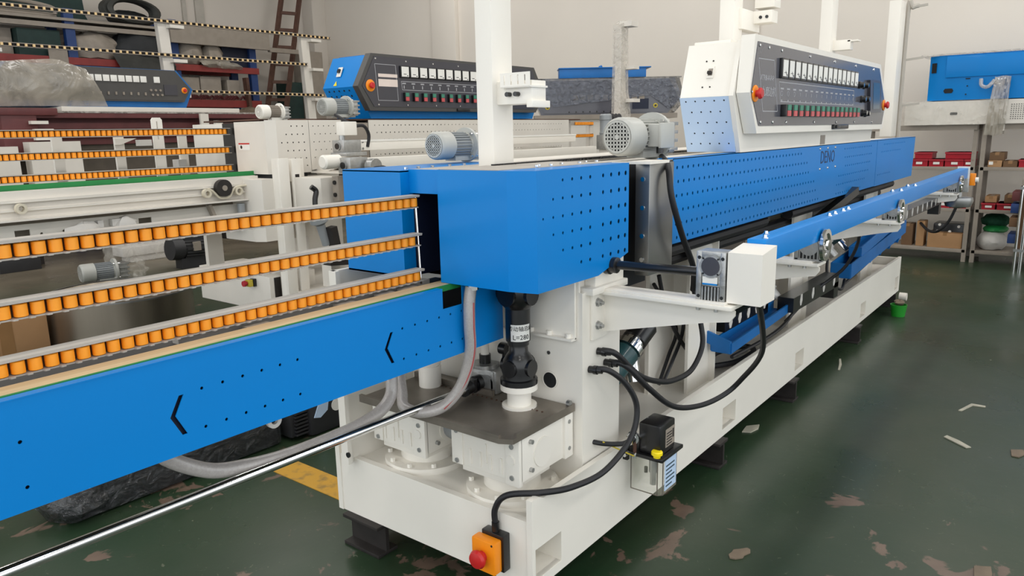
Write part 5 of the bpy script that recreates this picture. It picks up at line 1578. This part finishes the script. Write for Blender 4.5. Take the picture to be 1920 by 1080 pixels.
# ------------------------------------------------------------------ things on the floor at the back
bxc = thing('carton', 'brown cardboard box with a tape strip on the floor under the orange rollers', 'carton', (1.85, 6.5, 0))
part(bxc, 'box', MB().box(1.1, 2.19, 6.3, 6.9, 0, .30, .006), 'card')
part(bxc, 'tape_strip', MB().box(1.86, 1.95, 6.297, 6.90, .0, .303), 'tape')
DRM = thing('drum', 'wide brushed steel drum on the floor under the orange rollers', 'drum', (2.78, 6.35, 0))
part(DRM, 'shell', MB().lathe((2.78, 6.35, 0), (0, 0, 1), [(0, .56), (.37, .56), (.37, .545), (.34, .53)], 48), 'drum_steel')
part(DRM, 'rim', MB().lathe((2.78, 6.35, .365), (0, 0, 1), [(0, .56), (.0, .57), (.012, .57), (.012, .56)], 48, False), 'steel')
gear_motor('gear_motor', 'pale grey motor lying on the bare floor, its gear end wrapped in clear film', (3.50, 8.92, .135), 1.38, 'motor_grey', 'motor_fin', -.15)
solo('film_wrap', MB().blob((4.10, 8.85, .11), .12, .10, .10, 16, 10, .30, .005), 'film_light', 'crumpled clear film around the end of the motor on the floor', 'plastic film')
pb = thing('wrapped_profile', 'bundle of long profiles in clear film on the bare floor at the back', 'profile bundle', (4.9, 10.2, 0))
part(pb, 'profile', MB().box(4.5, 5.6, 10.05, 10.35, .08, .20, .01).box(4.6, 5.6, 10.08, 10.32, 0, .08), 'foam')
part(pb, 'film_wrap', MB().box(4.38, 5.62, 9.98, 10.38, .0, .25, .04), 'film_light')
dmo = thing('motor', 'dark grey finned motor on the floor beside the white leg', 'motor', (4.85, 9.0, 0))
f = MB().cyl((4.60, 9.0, .26), (4.74, 9.0, .25), .14, 20).cyl((4.74, 9.0, .25), (5.10, 8.98, .235), .12, 18)
for k in range(18):
    th = 2 * math.pi * k / 18
    f.bar((4.76, 9.0 + .128 * math.cos(th), .25 + .128 * math.sin(th)), (5.08, 8.98 + .128 * math.cos(th), .235 + .128 * math.sin(th)), .01, .02)
f.box(4.7, 5.05, 8.92, 9.08, 0, .13)
part(dmo, 'motor_body', f, 'motor_dark')
part(dmo, 'terminal_box', MB().box(4.84, 4.93, 8.84, 8.88, .22, .33), 'rack_grey')
solo('grey_crate', MB().box(3.25, 3.72, 10.6, 11.0, 0, .20, .01), 'motor_dark', 'low dark crate on the bare floor under the white conveyor', 'crate')
solo('dark_bundle', MB().box(1.15, 2.15, 3.28, 3.52, 0, .10, .02).box(1.15, 2.15, 3.30, 3.5, .098, .16, .02), 'motor_dark', 'long dark bundle on the floor below the blue panel', 'bundle')
solo('film_wrap', MB().blob((1.17, 3.40, .09), .14, .18, .11, 14, 9, .18, .004).box(1.1, 2.16, 3.26, 3.54, 0.005, .175, .03), 'film_dark', 'crumpled clear film around the near end of the dark bundle', 'plastic film')
bm2 = thing('motor', 'black motor with white stickers on the floor beside the base of the front machine', 'motor', (2.45, 3.35, 0))
f = MB().box(2.30, 2.66, 3.20, 3.48, 0, .23, .03)
for k in range(9):
    f.box(2.22, 2.30, 3.22, 3.46, .03 + k * .020, .040 + k * .020)
f.box(2.20, 2.24, 3.24, 3.44, .02, .21, .01)
part(bm2, 'motor_body', f, 'motor_dark')
part(bm2, 'sticker', MB().cyl((2.475, 3.198, .14), (2.475, 3.194, .14), .035, 16), 'paper')
part(bm2, 'sticker', MB().prism([(2.32, .11), (2.36, .19), (2.42, .18), (2.41, .13), (2.36, .10)], 'y', 3.192, 3.198), 'light_blue')
solo('eye_bolt', MB().lathe((1.08, 1.66, .86), (0, 1, 0), [(0, .022), (.01, .022), (.01, .011), (0, .011), (0, .022)], 18, False).box(1.04, 1.075, 1.66, 1.67, .865, .885), 'foam', 'white lifting eye under the blue panel', 'lifting eye')

tb = thing('tub', 'small bright green plastic tub on the floor at the far end of the base', 'tub', (6.86, 1.23, 0))
part(tb, 'body', MB().lathe((6.86, 1.21, 0), (0, 0, 1), [(0, .052), (.10, .066), (.10, .060), (.01, .05)], 20), 'green_bright')
part(tb, 'rag', MB().blob((6.87, 1.21, .115), .04, .04, .025, 10, 6, .2), 'litter_tan')
q = MB().lathe((7.18, 1.20, .075), (-.3, -.9, 0), [(0, .06), (.08, .05)], 14)
solo('wheel_foot', MB().cyl((7.25, 1.28, .09), (7.25, 1.22, .09), .035, 16), 'white_bg', 'white round foot by the green tub', 'foot')

def litter(x, y, pts, material, label, cat='litter'):
    solo('floor_scrap', MB().prism([(x + a, y + b_) for a, b_ in pts], 'z', .001, .006), material, label, cat)
litter(5.19, 1.24, [(-.13, -.03), (.0, -.008), (.13, .03), (.12, .04), (-.01, .006), (-.13, -.018)], 'litter', 'thin pale strip on the green floor beside the base')
litter(4.78, .41, [(-.10, .05), (.03, .01), (.04, -.05), (.06, -.05), (.06, .02), (-.10, .065)], 'litter', 'hooked pale scrap on the aisle floor')
litter(4.19, .41, [(-.04, -.06), (.02, .0), (.06, .06), (.03, .07), (-.02, .01), (-.06, -.04)], 'litter', 'small pale curl on the aisle floor, nearer than the hooked scrap')
litter(2.55, .92, [(-.05, .02), (-.03, .032), (-.01, .028), (.012, .03), (.03, .012), (.055, -.008), (.05, -.022), (.03, -.03), (.0, -.018), (-.02, -.02), (-.045, 0)], 'litter_tan', 'tan patch of debris on the aisle floor nearest the base')
litter(3.76, 1.33, [(-.07, .02), (.02, .03), (.08, -.02), (.02, -.035), (-.05, -.02)], 'litter', 'pale scrap close under the base')
litter(4.2, .16, [(-.05, .02), (.03, .03), (.06, -.02), (.0, -.03), (-.05, -.01)], 'litter_tan', 'tan scrap at the right edge of the aisle floor')
litter(2.94, .17, [(-.05, .02), (.03, .03), (.06, -.02), (.0, -.03), (-.05, -.01)], 'litter_tan', 'tan scrap at the lower right of the aisle floor')

# ------------------------------------------------------------------ shelving by the right wall
def shelf_unit(y0, y1, label, x0=10.03, x1=10.55, levels=(.145, .62, 1.10), zt=1.575):
    t = thing('shelf_unit', label, 'shelf', ((x0 + x1) / 2, (y0 + y1) / 2, 0), 0, 'steel shelves by the right wall')
    for x in (x0, x1 - .04):
        for y in (y0, y1 - .045):
            part(t, 'upright', MB().box(x, x + .04, y, y + .045, 0, zt), 'rack_grey')
    for z in levels:
        part(t, 'shelf_board', MB().box(x0, x1, y0 + .01, y1 - .01, z - .04, z, .003), 'rack_grey')
    part(t, 'top_board', MB().box(x0 - .02, x1, y0 + .01, y1 - .01, zt - .06, zt), 'rack_grey')
    return t
shelf_unit(1.115, 2.35, 'grey steel shelf with a cardboard box and black parts at the bottom')
shelf_unit(.20, 1.075, 'grey steel shelf with white and green sacks at the bottom')
def bin_(y0, y1, z, h, label, group='red plastic bins on the steel shelves', tagged=True):
    t = thing('plastic_bin', label, 'bin', (10.1, (y0 + y1) / 2, z), 0, group)
    b = MB().prism([(10.05, z), (10.35, z), (10.35, z + h), (10.04, z + h)], 'y', y0, y1)
    b.box(10.03, 10.36, y0 - .006, y1 + .006, z + h - .018, z + h)
    part(t, 'bin_body', b, 'crate_red')
    if tagged:
        part(t, 'label_card', MB().box(10.038, 10.043, (y0 + y1) / 2 - .035, (y0 + y1) / 2 + .03, z + h * .3, z + h * .62), 'paper')
bin_(1.60, 1.78, 1.10, .085, 'red bin on the upper shelf closest to the blue guard end', tagged=True)
bin_(1.435, 1.585, 1.10, .085, 'low red bin on the upper shelf, second from the blue guard end')
bin_(1.23, 1.42, 1.10, .085, 'red bin on the upper shelf under the wide red bin')
bin_(1.135, 1.225, 1.10, .085, 'red bin on the upper shelf against the shelf post')
bin_(1.56, 1.74, 1.19, .075, 'red bin stacked on top, closest to the blue guard end', tagged=False)
bin_(1.14, 1.42, 1.19, .075, 'wide red bin stacked on two others on the upper shelf', tagged=False)
bin_(1.33, 1.50, .62, .10, 'red bin on the middle shelf left of the round steel cup')
bin_(1.14, 1.32, .62, .10, 'red bin on the middle shelf right of the round steel cup')
bin_(.88, 1.01, .62, .075, 'red bin holding a carton on the middle shelf of the sack shelf')
bin_(.665, .86, .62, .075, 'red bin holding dark parts on the middle shelf of the sack shelf')
bin_(.50, .70, 1.10, .085, 'red bin on the upper shelf beside the brown cartons')
def carton(y0, y1, z, h, label, m_='card', x0=10.06, x1=10.4):
    t = thing('carton', label, 'carton', ((x0 + x1) / 2, (y0 + y1) / 2, z), 0, 'cartons on the steel shelves')
    part(t, 'box', MB().box(x0, x1, y0, y1, z, z + h, .006), m_)
    part(t, 'tape_strip', MB().box(x0 - .002, x1, (y0 + y1) / 2 - .02, (y0 + y1) / 2 + .02, z + h - .03, z + h + .002), 'tape')
    return t
carton(1.17, 1.53, .145, .175, 'large cardboard box on the bottom shelf in front of the black parts')
carton(1.575, 1.66, .145, .30, 'tall narrow cardboard piece standing on the bottom shelf', 'card', 10.1, 10.3)
carton(1.70, 1.82, .145, .26, 'cardboard piece leaning behind the narrow one on the bottom shelf', 'card_dark', 10.1, 10.3)
carton(.86, .995, 1.10, .075, 'brown carton with a white label on the upper shelf', 'card')
part([o for o in C.objects if o.get('label') == 'brown carton with a white label on the upper shelf'][0], 'white_label', MB().box(10.056, 10.06, .945, .985, 1.125, 1.16), 'paper')
carton(.845, .985, 1.177, .085, 'brown carton stacked on the labelled one', 'card_dark')
carton(.715, .85, 1.10, .068, 'flat brown carton next to the labelled one', 'card_dark')
carton(.87, .985, .70, .07, 'open brown carton in a red bin on the sack shelf', 'card')
carton(.70, .80, .70, .09, 'brown carton with dark straps in a red bin on the sack shelf', 'card_dark')
bl = thing('black_parts', 'heap of black machine parts with white knobs behind the cardboard box', 'machine parts', (10.3, 1.33, .145))
part(bl, 'black_body', MB().box(10.2, 10.5, 1.15, 1.50, .145, .42, .02), 'black')
for y, z in ((1.43, .405), (1.45, .325), (1.32, .325), (1.23, .39)):
    part(bl, 'white_knob', MB().cyl((10.2, y, z), (10.18, y, z), .016, 12), 'paper')
cable('power_cable', [(10.1, 1.62, .42), (9.9, 1.5, .36), (9.75, 1.38, .38), (9.72, 1.28, .5), (9.7, 1.22, .66)], .016, 'rubber', 'black cable hanging from the round steel cup', 'cable')
cup = thing('motor_cup', 'round polished steel cup hanging at the far end of the blue beam', 'cup', (6.9, .855, .93))
part(cup, 'bowl', MB().lathe((6.9, .855, .93), (0, 0, 1), [(0, .03), (.015, .09), (.06, .105), (.085, .10), (.09, .03)], 24), 'steel')
part(cup, 'stem', MB().cyl((6.9, .855, 1.0), (6.9, .855, 1.06), .022, 12), 'steel')
part(EM, 'far_reducer', MB().box(6.86, 6.895, .79, .86, 1.06, 1.20, .004), 'cast')
fe = part(EM, 'far_stop_box', MB().box(6.90, 6.945, .795, .835, 1.11, 1.205, .004), 'black', 'orange stop box at the far end of the beam')
part(fe, 'box_cover', MB().box(6.905, 6.94, .755, .795, 1.11, 1.205, .004), 'estop_orange')
part(fe, 'button', MB().cyl((6.92, .755, 1.155), (6.92, .735, 1.155), .02, 12), 'paper')
sk = thing('sack', 'white sack with zigzag folds on the bottom shelf', 'sack', (10.3, .89, .145))
part(sk, 'sack_body', MB().blob((10.25, .89, .24), .2, .155, .125, 20, 12, .04, .148), 'foam')
solo('sack', MB().blob((10.3, .87, .375), .17, .13, .05, 16, 9, .06), 'green', 'green sack lying on the white sack', 'sack')
solo('sack', MB().blob((10.35, .88, .47), .15, .15, .085, 16, 9, .08), 'mesh_green', 'dark green net bag on top of the sacks', 'sack')
# cart at the right edge
ct = thing('cart', 'chrome wire cart with blue and brown boxes standing before the sack shelf', 'cart', (9.75, .42, 0))
for y in (.555, .66 - .05, .30):
    part(ct, 'upright', MB().cyl((9.62, y, 0), (9.62, y, .93), .016, 10), 'chrome')
for z in (.25, .92):
    part(ct, 'shelf', MB().box(9.60, 10.0, .25, .63, z - .03, z), 'steel')
for k, (z, mt_) in enumerate(((.30, 'rack_blue'), (.48, 'card_dark'), (.63, 'rack_blue'), (.76, 'maroon'))):
    part(ct, 'tray', MB().box(9.66, 10.0, .60, .70, z, z + .10, .006), mt_)
part(ct, 'dark_cover', MB().box(9.70, 9.98, .28, .60, .25, .9), 'card_dark')
part(ct, 'grey_box', MB().box(9.62, 9.85, .50, .62, .93, 1.0, .01), 'rack_grey')

# machine standing on top of the shelves
TM = thing('wrapped_machine', 'blue machine body on a white base stored on top of the steel shelves', 'machine', (10.2, 1.0, 1.58))
b = MB().prism([(9.98, 1.80), (10.02, 1.88), (10.4, 1.9), (10.5, 1.9), (10.5, -.4), (9.96, -.4), (9.96, 1.70)], 'z', 1.58, 1.84)
wbm = part(TM, 'white_base', b, 'white_bg')
part(wbm, 'slot_hole', MB().prism([(1.33, 1.70), (1.335, 1.715), (1.40, 1.715), (1.405, 1.70), (1.40, 1.685), (1.335, 1.685)], 'x', 9.955, 9.962), 'dark')
q = MB()
for r in range(8):
    for k in range(9):
        q.cyl((9.955, .82 - k * .022, 1.63 + r * .022), (9.961, .82 - k * .022, 1.63 + r * .022), .005, 6)
part(wbm, 'vent_hole', q, 'dark')
part(TM, 'blue_body', MB().prism([(9.97, 1.55), (10.05, 1.665), (10.45, 1.665), (10.45, -.4), (9.97, -.4)], 'z', 1.85, 2.345), 'blue', 'blue sheet body')
part(TM, 'body_lid', MB().box(9.955, 10.46, -.4, 1.485, 2.10, 2.33, .004), 'blue')
part(TM, 'top_film', MB().box(9.95, 10.48, -.4, 1.75, 2.345, 2.365, .008), 'film')
part(TM, 'control_window', MB().add([(10.02, 1.64, 2.16), (9.985, 1.585, 2.16), (9.985, 1.585, 2.27), (10.02, 1.64, 2.27)], [(0, 1, 2, 3)]), 'dark')
part(TM, 'grip_hole', MB().prism([(1.395, 1.955), (1.41, 1.98), (1.48, 1.98), (1.495, 1.955), (1.48, 1.93), (1.41, 1.93)], 'x', 9.965, 9.972), 'dark')
q = MB().box(9.962, 9.968, 1.24, 1.285, 2.075, 2.085).cyl((9.962, 1.262, 2.0), (9.968, 1.262, 2.0), .008, 8).cyl((9.962, 1.27, 1.91), (9.968, 1.27, 1.91), .008, 8)
part(TM, 'screw_hole', q, 'dark')
part(TM, 'base_film', MB().prism([(9.94, 1.80), (9.98, 1.92), (10.4, 1.93), (10.4, .85), (9.94, .85)], 'z', 1.575, 1.85), 'film_light')
b = sheet([(1.0, 2.08), (.90, 2.09), (.85, 2.08)], [(1.05, 1.46), (.95, 1.45), (.86, 1.47)], 9.92, .012, 14, 18)
b.v = [(9.92 + (v[1] - 9.92), v[0], v[2]) for v in b.v]
part(TM, 'film_strip', b, 'film_dense')
part(TM, 'film_loop', MB().tube([(9.93, 1.13, 2.07), (9.92, 1.12, 2.0), (9.91, 1.06, 1.98), (9.92, 1.0, 2.05)], .02, 8), 'film')
